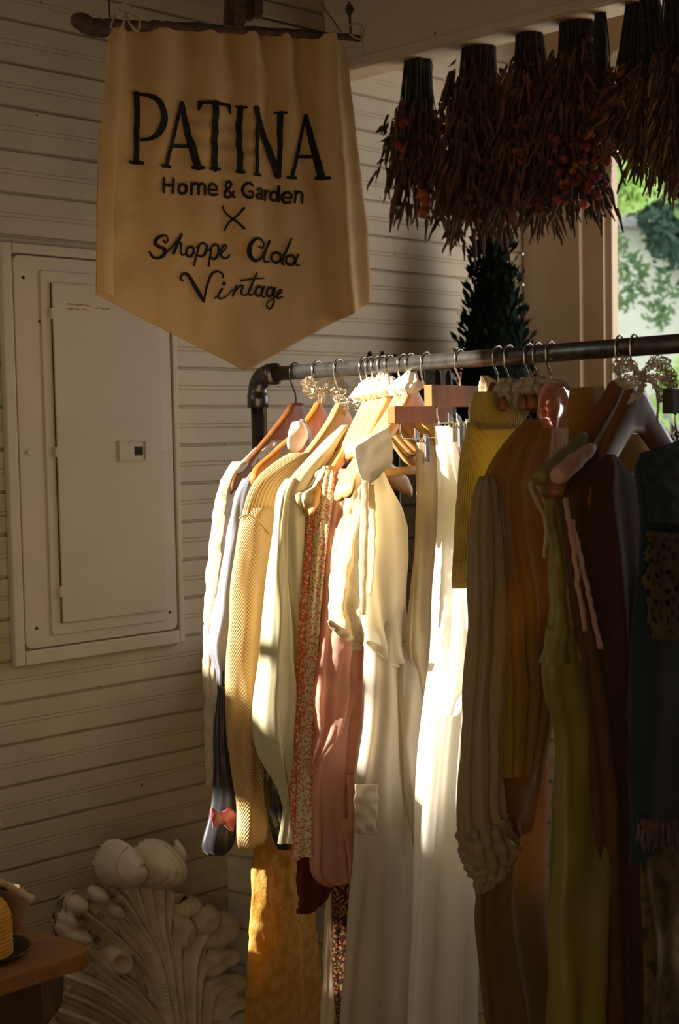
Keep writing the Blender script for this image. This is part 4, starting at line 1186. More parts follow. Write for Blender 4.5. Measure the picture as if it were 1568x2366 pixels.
# 12 yellow-green ribbed turtleneck
g = garment('turtleneck', 1150, 1348, 'yellow-green ribbed turtleneck knit with a tall folded neck', 'sweater')
drape('body', 1150, [(975, 1082, 1216), (1000, 1077, 1225), (1030, 1070, 1225), (1102, 1061, 1215), (1200, 1055, 1210), (1286, 1049, 1200)], .020, M['yellow_rib'], g, seed=28, folds=3, amp=.003)
drape('neck', 1150, [(906, 1096, 1190), (914, 1093, 1196), (943, 1086, 1205), (975, 1082, 1212), (992, 1080, 1213)], .026, M['yellow_rib'], g, seed=29, folds=2, amp=.002)
drape('waistband', 1150, [(1282, 1048, 1190), (1296, 1047, 1188), (1325, 1046, 1186), (1346, 1047, 1184)], .022, M['yellow_rib'], g, seed=30, folds=2, amp=.002)

# long brown dress and rust layer behind the pleated blouse
g = garment('dress', 1185, 2460, 'long brown voile dress behind the grey-beige sleeve, reaching the bottom edge', 'dress')
drape('skirt', 1185, [(1400, 1150, 1280), (1800, 1128, 1260), (1920, 1120, 1262), (2060, 1102, 1268), (2130, 1108, 1270), (2200, 1116, 1272), (2366, 1132, 1276), (2460, 1138, 1280)], .020, M['brown_long'], g, seed=31, folds=5, amp=.008)
g = garment('slip', 1200, 1925, 'rust-brown slip hem showing below the sheer pleated blouse', 'slip')
drape('skirt', 1200, [(1500, 1150, 1262), (1760, 1146, 1256), (1866, 1150, 1245), (1925, 1168, 1225)], .016, M['rust_cloth'], g, seed=32, folds=4)

# 14 pleated blouse: light glowing through the body put in as golden colour, grey-beige sleeve with gathered cuff
g = garment('blouse', 1222, 2062, 'sheer pleated blouse with a golden glow coloured into its body, a long grey-beige sleeve and smocked cuff', 'blouse')
drape('body', 1222, [(968, 1214, 1262), (985, 1200, 1290), (1020, 1170, 1305), (1060, 1142, 1310), (1110, 1118, 1312), (1228, 1128, 1312), (1398, 1160, 1312), (1569, 1170, 1300), (1697, 1168, 1275), (1780, 1165, 1252)], .018, M['glow_sheer'], g, seed=33, folds=12, amp=.006)
drape('sleeve', 1222, [(1100, 1110, 1142), (1118, 1101, 1150), (1139, 1093, 1154), (1175, 1088, 1156), (1228, 1084, 1160), (1313, 1084, 1166), (1398, 1087, 1172), (1483, 1085, 1170), (1569, 1083, 1160), (1633, 1076, 1154), (1700, 1070, 1152), (1743, 1066, 1152), (1807, 1062, 1150), (1870, 1058, 1154), (1905, 1060, 1164)], .036, M['pleat_grey'], g, seed=34, folds=8, amp=.008)
drape('smocked_cuff', 1222, [(1895, 1060, 1166), (1917, 1061, 1176), (1964, 1069, 1198), (2005, 1085, 1180), (2037, 1100, 1150), (2062, 1105, 1118)], .036, M['pleat_grey'], g, seed=35, folds=14, amp=.005, rough=.007, grow=(1, 1))

# mustard voile behind the right hangers
g = garment('blouse', 1372, 2000, 'sheer mustard blouse behind the two brown hangers at the right', 'blouse')
drape('body', 1372, [(1004, 1402, 1482), (1020, 1380, 1498), (1060, 1330, 1510), (1130, 1310, 1516), (1400, 1320, 1510), (2000, 1340, 1510)], .014, M['mustard'], g, seed=36, folds=5)
flap('back_panel', 1372, [(1318, 896), (1312, 960), (1316, 1060), (1322, 1100), (1420, 1060), (1424, 985), (1404, 940), (1396, 892)], M['mustard'], g, off=-.004, bulge=.014)

# 16 olive silk dress
g = garment('dress', 1432, 2460, 'olive green silk dress slipping off its hanger with a loose lace-edged strap', 'dress')
P16s = rail(1432) + NG * .016
mb = MB(); mb.tube(smoothpts([onplane(x, y, P16s, NG) for x, y in ((1352, 1002), (1318, 1040), (1280, 1076), (1244, 1106))], 6), [.002, .006, .008] + [.009] * 5 + [.0105] * 7 + [.0115, .011, .0095, .006], 14)
mb.build('shoulder_strap', M['olive_silk'], g, smooth=True)
flap('strap_edge', 1432, [(1224, 1112), (1222, 1130), (1240, 1170), (1256, 1200), (1258, 1250), (1254, 1288), (1259, 1288), (1266, 1250), (1264, 1200), (1250, 1165), (1233, 1130), (1234, 1108)], M['lace_dense_tan'], g, off=.014, bulge=.002, label='loose lace edging')
drape('bodice', 1432, [(1120, 1240, 1292), (1140, 1248, 1300), (1198, 1260, 1312), (1266, 1272, 1326), (1334, 1270, 1338), (1390, 1270, 1348), (1432, 1266, 1352), (1458, 1270, 1354), (1480, 1264, 1352), (1505, 1258, 1348), (1525, 1252, 1345)], .030, M['olive_silk'], g, seed=37, folds=4, amp=.006, rough=.002)
drape('skirt', 1428, [(1440, 1268, 1360), (1505, 1258, 1365), (1543, 1250, 1370), (1603, 1262, 1380), (1654, 1278, 1390), (1743, 1286, 1400), (1892, 1283, 1405), (1998, 1277, 1405), (2105, 1273, 1405), (2366, 1271, 1405), (2460, 1270, 1405)], .040, M['olive_silk'], g, seed=38, folds=4, amp=.010)

# 17 dusky rose dress with padded shoulder
g = garment('dress', 1466, 2460, 'dark dusky rose dress with a pink satin shoulder over the hanger end', 'dress')
P17s = rail(1466) + NG * .016
mb = MB(); mb.tube(smoothpts([onplane(x, y, P17s, NG) for x, y in ((1372, 1030), (1340, 1056), (1312, 1080), (1284, 1104))], 5), [.002, .006, .008] + [.010] * 4 + [.012] * 6 + [.0125, .011, .007], 16)
mb.build('padded_shoulder', M['dusty_pink'], g, smooth=True)
drape('body', 1466, [(1050, 1360, 1420), (1080, 1325, 1450), (1130, 1300, 1480), (1200, 1305, 1490), (1300, 1318, 1500), (1500, 1345, 1510), (1800, 1370, 1520), (2366, 1392, 1540), (2460, 1394, 1540)], .026, M['plum'], g, seed=39, folds=8, amp=.010)
for i, rows in enumerate(([(1150, 1306), (1250, 1322), (1350, 1336), (1458, 1352)], [(1200, 1322), (1300, 1344), (1400, 1366), (1500, 1388)])):
    flap('fold_highlight', 1466, [(x - 5, y) for y, x in rows] + [(x + 4, y) for y, x in rows[::-1]], M['dusty_pink'], g, off=.034, bulge=.003, label='narrow dusty pink strip standing in for a fold highlight')  # pink strips drawn as the highlights along the folds

# 18 dark denim with lace and a frayed hem
g = garment('denim_vest', 1590, 1960, 'dark blue denim garment with a lace panel and frayed hem at the right edge', 'denim')
DR = [(1010, 1590, 1690), (1026, 1530, 1710), (1046, 1479, 1722), (1090, 1485, 1724), (1138, 1493, 1724), (1200, 1497, 1724), (1249, 1492, 1724), (1313, 1488, 1724), (1377, 1479, 1724), (1483, 1473, 1724), (1697, 1471, 1724), (1828, 1475, 1724), (1896, 1469, 1724)]
drape('body', 1590, DR, .020, M['denim'], g, seed=40, folds=4, amp=.004)
flap('side_seam', 1590, [(1488, 1050), (1496, 1140), (1500, 1200), (1506, 1200), (1502, 1140), (1494, 1048)], M['denim'], g, off=.022, bulge=.002)
flap('front_yoke', 1590, [(1476, 1047), (1486, 1100), (1494, 1140), (1497, 1205), (1640, 1215), (1640, 1150), (1640, 1080), (1640, 992)], M['denim'], g, off=.021, bulge=.003, wav=.004)
flap('lace_panel', 1590, [(1500, 1226), (1494, 1270), (1492, 1320), (1496, 1380), (1500, 1440), (1512, 1476), (1640, 1480), (1640, 1400), (1640, 1300), (1640, 1240)], M['denim_lace'], g, off=.026, bulge=.004, wav=.008, label='brown lace panel')
mb = MB(); rnd = random.Random(3); Pd = rail(1590) + NG * .018
for k in range(70):
    x = 1470 + rnd.random() * 150; y0 = 1890 + rnd.random() * 10; l = rnd.uniform(30, 75)
    mb.tube(smoothpts([onplane(x, y0, Pd, NG), onplane(x + rnd.uniform(-3, 3), y0 + l * .5, Pd, NG) + NG * rnd.uniform(-.004, .004), onplane(x + rnd.uniform(-8, 4), y0 + l, Pd, NG)], 3), .0009, 5)
o = mb.build('frayed_fringe', M['fringe'], g); o['kind'] = 'stuff'
g = garment('dress', 1560, 2460, 'very dark long dress below the frayed denim at the right edge', 'dress')
drape('skirt', 1560, [(1700, 1490, 1700), (1900, 1492, 1700), (2366, 1500, 1700), (2460, 1500, 1700)], .016, M['teal_black'], g, seed=41, folds=5)

# ================================================================== PLASTER ACANTHUS FRAGMENT
def cap_pt(X, Y, out=0.0):
    """zoom pixels of the fragment, on a plane leaning in front of the main wall"""
    px, py = X / 2.529, 1800 + Y / 2.529
    P0 = W0 + N * .16
    return onplane(px, py, P0, N) + N * out
def relief_pt(X, Y, h): return cap_pt(X - 32, Y + 6, h)
pxm = 2.82 / 3000 / 2.529       # metres per zoom pixel, roughly
ZZ = np.array([0, 0, 1.0])
STEP = 4
gx, gy = np.meshgrid(np.arange(180, 1500, STEP), np.arange(270, 1580, STEP))
Hh = np.full(gx.shape, -.03)
def smax(A, Bv, k=.006):
    return np.maximum(A, Bv) + k * .25 * np.exp(-np.abs(A - Bv) / k) * (np.minimum(A, Bv) > -.029)
def dist_curve(P):
    D = np.full(gx.shape, 1e9); T = np.zeros(gx.shape)
    for i, (x, y) in enumerate(P):
        d = np.hypot(gx - x, gy - y); m_ = d < D; D = np.where(m_, d, D); T = np.where(m_, i / (len(P) - 1), T)
    return D, T
def dome(x, y, rx, ry, h, ang=0, dish=0.0):
    a = math.radians(ang); u = ((gx - x) * math.cos(a) - (gy - y) * -math.sin(a)) / rx; v = (-(gx - x) * -math.sin(a) * -1 + (gy - y) * math.cos(a)) / ry
    r = np.sqrt(u * u + v * v); z = h * np.sqrt(np.clip(1 - r ** 2.1, 0, 1)) - dish * np.exp(-(r / .55) ** 2)
    return np.where(r < 1, z, -.03)
fan = [((960, 1560), (870, 1150), (700, 930), (500, 760)), ((970, 1560), (880, 1080), (730, 840), (560, 690)), ((980, 1560), (890, 1050), (770, 800), (690, 660)),
       ((990, 1560), (910, 1050), (830, 800), (770, 600)), ((1000, 1560), (930, 1050), (870, 800), (845, 580)), ((1010, 1560), (950, 1060), (910, 820), (910, 600)),
       ((1030, 1560), (985, 1100), (960, 850), (990, 640)), ((1050, 1560), (1010, 1150), (1020, 900), (1090, 700)), ((1080, 1560), (1080, 1180), (1110, 980), (1200, 820)),
       ((1120, 1560), (1130, 1230), (1170, 1080), (1290, 1010)), ((1000, 1540), (800, 1240), (620, 1090), (420, 890)), ((980, 1560), (760, 1330), (560, 1190), (360, 1110)),
       ((960, 1570), (720, 1400), (500, 1270), (270, 1190)), ((900, 1575), (690, 1470), (480, 1370), (230, 1280)), ((850, 1575), (640, 1540), (430, 1460), (210, 1390)), ((760, 1578), (560, 1570), (400, 1530), (200, 1490)),
       ((1160, 1560), (1180, 1320), (1230, 1200), (1360, 1150)), ((1200, 1560), (1240, 1420), (1300, 1320), (1430, 1270))]
for i, q in enumerate(fan):
    P = [p for p in smoothpts(q, 26)]
    D, T = dist_curve(P)
    wd = 62 * (1 - .25 * T) * np.clip((1.06 - T) * 7, 0, 1) ** .5 + 3
    base = .050 - .018 * T + .006 * ((i * 7) % 3)
    prof = np.where(D < wd, base * np.sqrt(np.clip(1 - (D / wd) ** 2, 0, 1)) + .012 * np.exp(-(D / 13) ** 2) - .010 * np.exp(-((D - 27) / 8) ** 2), -.03)
    Hh = smax(Hh, prof, .004)
# curled leaf tips and dished leaves
for x, y, rx, ry, h, a, ds in ((430, 700, 66, 66, .072, 0, 0), (392, 800, 62, 70, .055, 0, 0), (560, 650, 68, 60, .066, 20, 0), (430, 885, 105, 56, .07, 12, 0), (370, 850, 52, 52, .05, 0, 0), (480, 930, 66, 42, .05, 0, 0),
                               (645, 735, 44, 62, .085, -20, .02), (1255, 865, 150, 108, .075, -28, .028), (1180, 800, 110, 72, .08, -42, .02), (1300, 1020, 115, 66, .062, -14, .022), (1240, 1070, 95, 60, .06, -22, .02), (1085, 720, 84, 48, .075, -38, .018),
                               (1050, 870, 48, 112, .085, 20, .02), (1340, 1180, 120, 66, .05, -10, .015), (1300, 1290, 130, 90, .05, 0, .02), (1400, 1380, 100, 130, .03, 0, .01), (300, 1440, 90, 60, .06, -20, .01), (660, 1025, 100, 88, .098, 35, .055)):
    Hh = smax(Hh, dome(x, y, rx, ry, h, a, ds), .003)
# rolled scroll head: two volutes, the right one with spiral bands
Lv = dome(655, 465, 128, 146, .135); Lv -= np.where(Lv > 0, .012 * np.exp(-((np.hypot(gx - 690, gy - 500) - 70) / 9) ** 2) * (gx > 660), 0)
Rv_ = dome(885, 470, 150, 150, .125)
band = (gx - 760 - 40 * np.sin((gy - 330) / 290 * PI)) / 46.0
Rv_ -= np.where((Rv_ > 0) & (band > -.2), .010 * np.exp(-((band - np.round(band)) / .13) ** 2), 0)
Hh = smax(smax(Hh, Rv_, .003), Lv, .003); Hh = smax(Hh, dome(1005, 430, 32, 110, .075, 12), .003)
Hh = np.where(Hh > -.029, Hh, -.03)
idx = -np.ones(gx.shape, int); V = []; F = []
inside = Hh > -.024
for j in range(gx.shape[0]):
    for i in range(gx.shape[1]):
        if inside[j, i]:
            idx[j, i] = len(V); V.append(relief_pt(gx[j, i], gy[j, i], Hh[j, i] + .0012 * noise.noise(Vector((gx[j, i] * .03, gy[j, i] * .03, 0)))))
for j in range(gx.shape[0] - 1):
    for i in range(gx.shape[1] - 1):
        q = (idx[j, i], idx[j + 1, i], idx[j + 1, i + 1], idx[j, i + 1])
        if min(q) >= 0: F.append(q)
RELIEF = (V, F)
cp = thing('plaster_ornament', 'large carved plaster acanthus leaf fragment with a rolled scroll head leaning on the board wall', 'ornament', (cap_pt(900, 1500)[0], cap_pt(900, 1500)[1], .3))
o = mesh('carved_leaf', RELIEF[0], RELIEF[1], M['plaster'], cp, True)
sm = o.modifiers.new('soft', 'SMOOTH'); sm.factor = .5; sm.iterations = 9
sd_ = o.modifiers.new('body', 'SOLIDIFY'); sd_.thickness = .05; sd_.offset = -1
for k in range(15):
    f = k / 14; x = 905 + 130 * f + 12 * f * f; y = 1150 + 285 * f
    MB().ball(relief_pt(x, y, .060), (7 + 6 * f) * pxm * 1.4, 10, 7).build('bead', M['plaster'], cp, smooth=True)
# plinth block the fragment stands on, below the frame
b = cap_pt(880, 1560) ; ped = MB().box([b[0], b[1], .08], W * .30, N * .11, ZZ * .08).build('pedestal_block', M['plaster'], origin=(b[0], b[1], 0), bevel=.01)
tag(ped, 'pale block under the plaster acanthus fragment', 'pedestal')

# ================================================================== TABLE AT THE LOWER LEFT
def tz(px, py, z):
    d = ray(px, py); return EYE + d * ((z - EYE[2]) / d[2])
TZ = .75
c0, bk, ft = tz(224, 2192, TZ), tz(44, 2131, TZ), tz(0, 2262, TZ)
U1 = (bk - c0); U1 /= np.linalg.norm(U1); U2 = (ft - c0); U2 /= np.linalg.norm(U2)
tb = thing('table', 'brown wooden table with a rounded corner at the lower left, a plate standing on it', 'table', np.append(((c0 + U1 * .4 + U2 * .3))[:2], 0))
def rcorner(r, l1, l2, inset=0.0):
    o_ = c0 + (U1 + U2) * inset
    P = [o_ + U1 * r * (1 - math.sin(a)) + U2 * r * (1 - math.cos(a)) for a in [PI / 2 * k / 8 for k in range(9)]]
    return [o_ + U1 * l1] + [p for p in P[::-1]][::-1][::-1] + [o_ + U2 * l2, o_ + U1 * l1 + U2 * l2]
P = [c0 + U1 * .75] + [c0 + U1 * .03 * (1 - math.sin(a)) + U2 * .03 * (1 - math.cos(a)) for a in [PI / 2 * k / 8 for k in range(9)]]
P = P + [c0 + U2 * .62, c0 + U1 * .75 + U2 * .62]
mb = MB(); mb.prism(P, np.array([0, 0, -.026])); mb.build('table_top', M['tablewood'], tb, bevel=.004)
def tl(a, b, z): return np.append((c0 + U1 * a + U2 * b)[:2], z)
for a0, b0, A_, ln in (((.07), (.05), U2, .50), ((.05), (.07), U1, .60)):
    mb = MB()
    q = tl(a0, b0, .684)
    mb.box(np.append((c0 + U1 * .06 + U2 * .055 + A_ * ln / 2)[:2], .684), A_ * ln / 2, np.array([-A_[1], A_[0], 0]) * .010, ZZ * .039)
    mb.build('apron', M['darktable'], tb, bevel=.003)
mb = MB()
prof = [(0, .722), (.10, .722), (.115, .70), (.112, .665), (.09, .635), (.05, .615), (.0, .61)]
mb.prism([np.append((c0 + U1 * .06 + U2 * .03 + (U2 * .0))[:2], 0) + U1 * 0 + (c0 - c0) + np.array([0, 0, z]) + (U1 * .62 + U2 * .78) / 1.0 * (.10 - a) for a, z in prof], np.array([-(U1 * .62 + U2 * .78)[1], (U1 * .62 + U2 * .78)[0], 0]) * .02)
mb.build('corner_bracket', M['darktable'], tb, bevel=.003)
for a, b_ in ((.09, .09), (.66, .09), (.09, .53), (.66, .53)):
    mb = MB(); mb.lathe(tl(a, b_, 0), [(.016, 0), (.02, .05), (.028, .3), (.034, .5), (.026, .56), (.034, .6), (.034, .72)], 16); mb.build('leg', M['darktable'], tb, smooth=True)
rp = tz(101, 2330, .55); M['redpaint'] = simple('red_paint', (.30, .03, .015), .5)
mb = MB(); mb.box([rp[0], rp[1], .30], np.array([.0045, 0, 0]), np.array([0, .012, 0]), ZZ * .30)
tag(mb.build('red_post', M['redpaint'], bevel=.002), 'narrow dark red post standing under the table edge', 'post')

pc = tz(-12, 2200, TZ + .004)
pt = MB(); pt.lathe(pc - ZZ * .004, [(.001, 0), (.034, 0), (.040, .004), (.0515, .009), (.0525, .0105), (.050, .0105), (.038, .006), (.001, .005)], 40)
tag(pt.build('plate', simple('dark_glaze', (.035, .03, .026), .25, bump=.05), smooth=True), 'small dark glazed plate on the wooden table', 'plate')
yc = tz(-22, 2206, TZ + .006)
M['mustard_wax'] = simple('mustard_wax', (.52, .27, .035), .7, var=.25, nscale=120, bump=.6, bscale=260)
V = []; F = []; nn, mm = 60, 60
for j in range(mm + 1):
    f = j / mm; r = .031 * (math.sin(PI * min(1, .12 + f * .92)) ** .45) if f < 1 else 0.0005
    r = .031 * (1 - max(0, (f - .45) / .55) ** 2.4) ** .5 + .0003
    for i in range(nn):
        q = 1 + .045 * math.sin(f * 2 * PI * 15) + .02 * math.sin(i / nn * 2 * PI * 20 + f * 15)
        V.append(yc + np.array([r * q * math.cos(2 * PI * i / nn), r * q * math.sin(2 * PI * i / nn), f * .088 + .001]))
for j in range(mm):
    for i in range(nn): F.append((j * nn + i, j * nn + (i + 1) % nn, (j + 1) * nn + (i + 1) % nn, (j + 1) * nn + i))
tag(mesh('ribbed_candle', V, F, M['mustard_wax']), 'mustard yellow ribbed lump like a hive candle on the dark plate', 'candle')

# brown paper bag folded open behind the plate
M['kraft'] = simple('kraft_paper', (.34, .20, .10), .85, var=.15, bump=.5, bscale=90)
M['tan_cloth'] = cloth('tan_felt', (.62, .48, .32), .1, kind='fuzzy')
bg = thing('paper_bag', 'crumpled brown paper bag with a turned pale rim at the left edge of the table', 'bag', tz(10, 2150, TZ))
Pb = tz(20, 2160, TZ); Nb = np.array([.35, -.94, 0])
def bgp(px, py, o=0.0): return onplane(px, py, Pb, Nb) + Nb * o
mb = MB(); mb.prism([bgp(-60, 2060), bgp(0, 2058), bgp(52, 2066), bgp(74, 2082), bgp(64, 2110), bgp(50, 2135), bgp(44, 2148), bgp(-60, 2160)], -Nb * .05); mb.build('paper_side', M['kraft'], bg, bevel=.003)
mb = MB(); mb.tube(smoothpts([bgp(-60, 2028, .0), bgp(-5, 2036, .003), bgp(20, 2046, .004), bgp(50, 2062, .004), bgp(76, 2078, .0)], 6), [.004, .005, .006, .006, .005] * 5, 10); mb.build('rolled_rim', M['tan_cloth'], bg, smooth=True)
mb = MB(); mb.prism([bgp(-60, 2040, -.004), bgp(0, 2040, -.004), bgp(48, 2064, -.004), bgp(30, 2074, -.004), bgp(-60, 2078, -.004)], -Nb * .02); mb.build('dark_lining', M['darktable'], bg)
# dried seed head at the left edge
sh = thing('dried_seed_head', 'small pale dried seed head poking in at the left edge above the paper bag', 'dried flower', bgp(-2, 2040))
mb = MB(); mb.tube(smoothpts([bgp(-12, 2060, -.01), bgp(-10, 1980, -.01), bgp(-4, 1925, -.01)], 5), .002, 6); mb.build('stem', M['kraft'], sh, smooth=True)
mb = MB(); rnd = random.Random(5)
for k in range(26):
    p = bgp(-4, 1910, -.01); d_ = np.array([rnd.gauss(0, 1), rnd.gauss(0, 1), rnd.gauss(0, 1)]); d_ /= np.linalg.norm(d_)
    mb.ball(p + d_ * .006, (.0035, .0035, .0055), 7, 5, bump=.4, seed=k)
    mb.tube([p, p + d_ * .0115], [.002, .0006], 5)
mb.build('seed_pods', M['tan_cloth'], sh, smooth=True)

# ================================================================== DRIED FLOWER BUNCHES
M['stem_dark'] = simple('dry_stem', (.032, .022, .011), .95, var=.5, nscale=40)
M['red_bloom'] = simple('dry_red', (.20, .028, .014), .95, var=.6, nscale=25)
M['rust_bloom'] = simple('dry_rust', (.16, .055, .02), .95, var=.6, nscale=30)
M['brown_bloom'] = simple('dry_brown', (.085, .045, .02), .95, var=.6, nscale=30)
M['ochre_bloom'] = simple('dry_ochre', (.28, .15, .04), .95, var=.5, nscale=30)
M['orange_bloom'] = simple('dry_orange', (.34, .08, .02), .95, var=.5, nscale=30)


def spike(mb, p, d, L, r, rnd, n=7):
    """drooping plume: a chain of shrinking, lumpy rings"""
    pts = []; rs = []
    for i in range(n):
        f = i / (n - 1); q = p + d * L * f + np.array([0, 0, -.25 * L * f * f]); pts.append(q + np.array([rnd.gauss(0, 1), rnd.gauss(0, 1), 0]) * r * .35)
        rs.append(r * (.35 + .9 * math.sin(PI * min(1, .2 + f * .8))) * rnd.uniform(.7, 1.3) + .0004)
    mb.tube(pts, rs, 6)


def bunch(label, tx, ty, bx, by, wt, wb, d, n, blooms, seed, tie=True, bloom0=.5, extra=None, curve=0.0):
    """stems tied at the top and spreading downwards; blooms list of (material key, kind, count, size)"""
    rnd = random.Random(seed)
    T0 = at(tx, ty, d); B0 = at(bx, by, d); m_ = d / FPX
    g = thing('dried_flower_bunch', label, 'dried flowers', T0, 'dried flower bunches hanging from the beam')
    mb = MB(); tips = []
    for k in range(int(n * 1.6)):
        a, r_ = rnd.uniform(0, 2 * PI), math.sqrt(rnd.random())
        e = np.array([math.cos(a) * r_, math.sin(a) * r_ * .8, 0])
        top = T0 + e * wt * m_ + np.array([0, 0, rnd.uniform(0, .05)])
        bot = B0 + e * wb * m_ * rnd.uniform(.7, 1.1) + np.array([0, 0, rnd.uniform(0, .45) * (T0[2] - B0[2])])
        mid = top * .55 + bot * .45 + e * (wt - wb) * .22 * m_ + np.array([rnd.gauss(0, 1), rnd.gauss(0, 1), 0]) * .006
        mb.tube(smoothpts([top, mid, bot], 4), [.0022] * 4 + [.0016] * 4 + [.0008], 5)
        tips.append((top * .8 + bot * .2, bot, e))
    st = mb.build('stems', M['stem_dark'], g, smooth=True)
    if tie:
        mb = MB()
        for q in range(3):
            c = T0 + np.array([0, 0, -.035 - q * .004]); mb.tube([c + np.array([math.cos(t) * wt * m_ * 1.02, math.sin(t) * wt * m_ * .85, 0]) for t in [2 * PI * i / 14 for i in range(15)]], .0018, 5)
        mb.tube([T0 + np.array([0, 0, -.03]), T0 + np.array([.005, .02, .16])], .0015, 5)
        mb.build('string_tie', M['twine_dark'], g, smooth=True)
    for key, kind, cnt, sz in blooms:
        mb = MB()
        for k in range(cnt * (3 if kind == 'spike' else 2 if kind == 'leaf' else 1)):
            mid, bot, e = rnd.choice(tips); f = rnd.uniform(bloom0, 1.0)
            p = mid * (1 - f) + bot * f + np.array([rnd.gauss(0, 1), rnd.gauss(0, 1), rnd.gauss(0, .6)]) * sz * .8
            s_ = sz * rnd.uniform(.6, 1.25)
            if kind == 'ball':
                mb.ball(p, (s_, s_, s_ * .85), 9, 6, bump=.55, seed=k + seed)
            elif kind == 'spike':
                dd = np.array([e[0] * .5 + rnd.gauss(0, .25), e[1] * .5 + rnd.gauss(0, .25), -1.0]); spike(mb, p, dd / np.linalg.norm(dd), s_ * 3.6, s_ * .20, rnd)
            else:                       # leaf or papery petal
                dd = np.array([e[0] + rnd.gauss(0, .4), e[1] + rnd.gauss(0, .4), -.9]); dd /= np.linalg.norm(dd); sd = np.cross(dd, np.array([rnd.gauss(0, 1), rnd.gauss(0, 1), .3])); sd /= np.linalg.norm(sd) + 1e-9; nn_ = np.cross(dd, sd)
                b = [p, p + dd * s_ * .9 + sd * s_ * .45 + nn_ * s_ * .2, p + dd * s_ * 2.2, p + dd * s_ * .9 - sd * s_ * .45 + nn_ * s_ * .2, p + dd * s_ * 1.0 - nn_ * s_ * .12]
                mb.add(b, [(0, 1, 4), (1, 2, 4), (2, 3, 4), (3, 0, 4)])
        o = mb.build({'ball': 'blooms', 'spike': 'plumes', 'leaf': 'dry_leaves'}[kind], M[key], g, smooth=kind != 'leaf'); o['kind'] = 'stuff'
    for key, pts in (extra or []):
        mb = MB()
        for x, y, r_ in pts: mb.ball(at(x, y, d - wb * m_ * .8), r_ * m_, 10, 7, bump=.5, seed=x)
        o = mb.build('blooms', M[key], g, smooth=True); o['kind'] = 'stuff'
    return g


bunch('slim leftmost bunch of dried flowers with red blooms down its left side', 968, 118, 965, 500, 30, 68, 3.26, 60, [('brown_bloom', 'spike', 90, .016), ('rust_bloom', 'spike', 30, .015), ('brown_bloom', 'leaf', 110, .014)], 11, bloom0=.42,
      extra=[('red_bloom', [(930, 240, 9), (938, 282, 10), (928, 288, 8), (920, 335, 11), (932, 345, 9), (930, 366, 8)]), ('orange_bloom', [(976, 452, 15), (984, 468, 12), (978, 492, 13)]), ('ochre_bloom', [(1020, 446, 15)])])
_r = random.Random(99)
def scatter(n, x0, x1, y0, y1, r0, r1): return [(_r.uniform(x0, x1), _r.uniform(y0, y1), _r.uniform(r0, r1)) for _ in range(n)]
bunch('dense dark dried bunch hanging right above the conifer top', 1108, 92, 1105, 540, 36, 88, 3.16, 110, [('brown_bloom', 'spike', 200, .018), ('rust_bloom', 'spike', 60, .017), ('brown_bloom', 'leaf', 200, .016), ('ochre_bloom', 'ball', 5, .006)], 12, bloom0=.12, extra=[('rust_bloom', scatter(16, 1070, 1180, 330, 520, 4, 8)), ('brown_bloom', scatter(20, 1060, 1190, 250, 520, 5, 9))])
bunch('bushy dried bunch with many short stems, second from the conifer', 1222, 68, 1235, 535, 30, 92, 3.06, 100, [('brown_bloom', 'spike', 170, .017), ('rust_bloom', 'spike', 90, .016), ('red_bloom', 'ball', 34, .009), ('brown_bloom', 'leaf', 120, .015)], 13, bloom0=.15, extra=[('rust_bloom', scatter(24, 1190, 1300, 280, 500, 5, 10)), ('red_bloom', scatter(12, 1200, 1300, 320, 480, 5, 9))])
bunch('widest dried bunch, with round rust strawflowers, left of the bright window', 1332, 38, 1332, 500, 38, 84, 2.98, 120, [('brown_bloom', 'spike', 160, .017), ('orange_bloom', 'ball', 30, .0095), ('rust_bloom', 'ball', 40, .010), ('rust_bloom', 'spike', 50, .015), ('brown_bloom', 'leaf', 160, .016)], 14, bloom0=.12, extra=[('red_bloom', scatter(30, 1265, 1405, 310, 470, 6, 12)), ('orange_bloom', scatter(12, 1290, 1405, 340, 480, 6, 11))])
bunch('thin straight bundle of bare dark stems at the window edge', 1384, 22, 1392, 335, 11, 14, 2.92, 34, [('brown_bloom', 'leaf', 20, .010)], 15, bloom0=.8)
bunch('dried bunch with rust leaves and a papery fan hanging in front of the window', 1474, 12, 1452, 345, 24, 46, 2.86, 70, [('rust_bloom', 'leaf', 130, .017), ('orange_bloom', 'leaf', 40, .018), ('brown_bloom', 'leaf', 120, .016)], 16, bloom0=.72)
bunch('loose tawny grass bunch at the right side of the window', 1500, 8, 1522, 400, 22, 58, 2.80, 80, [('ochre_bloom', 'spike', 40, .012), ('brown_bloom', 'spike', 120, .015), ('rust_bloom', 'leaf', 60, .013)], 17, bloom0=.45)
bunch('dark dried bunch cut by the right edge of the photo', 1562, 10, 1572, 440, 26, 55, 2.74, 80, [('brown_bloom', 'spike', 120, .015), ('ochre_bloom', 'spike', 30, .013), ('brown_bloom', 'leaf', 90, .014)], 18, bloom0=.3)
# rod behind the beam the bunches are tied to
mb = MB(); mb.tube([at(930, 84, 3.36), at(1700, -60, 2.62)], .006, 8)
tag(mb.build('hanging_rod', M['iron'], smooth=True), 'dark rod behind the beam from which the dried bunches hang', 'rod')

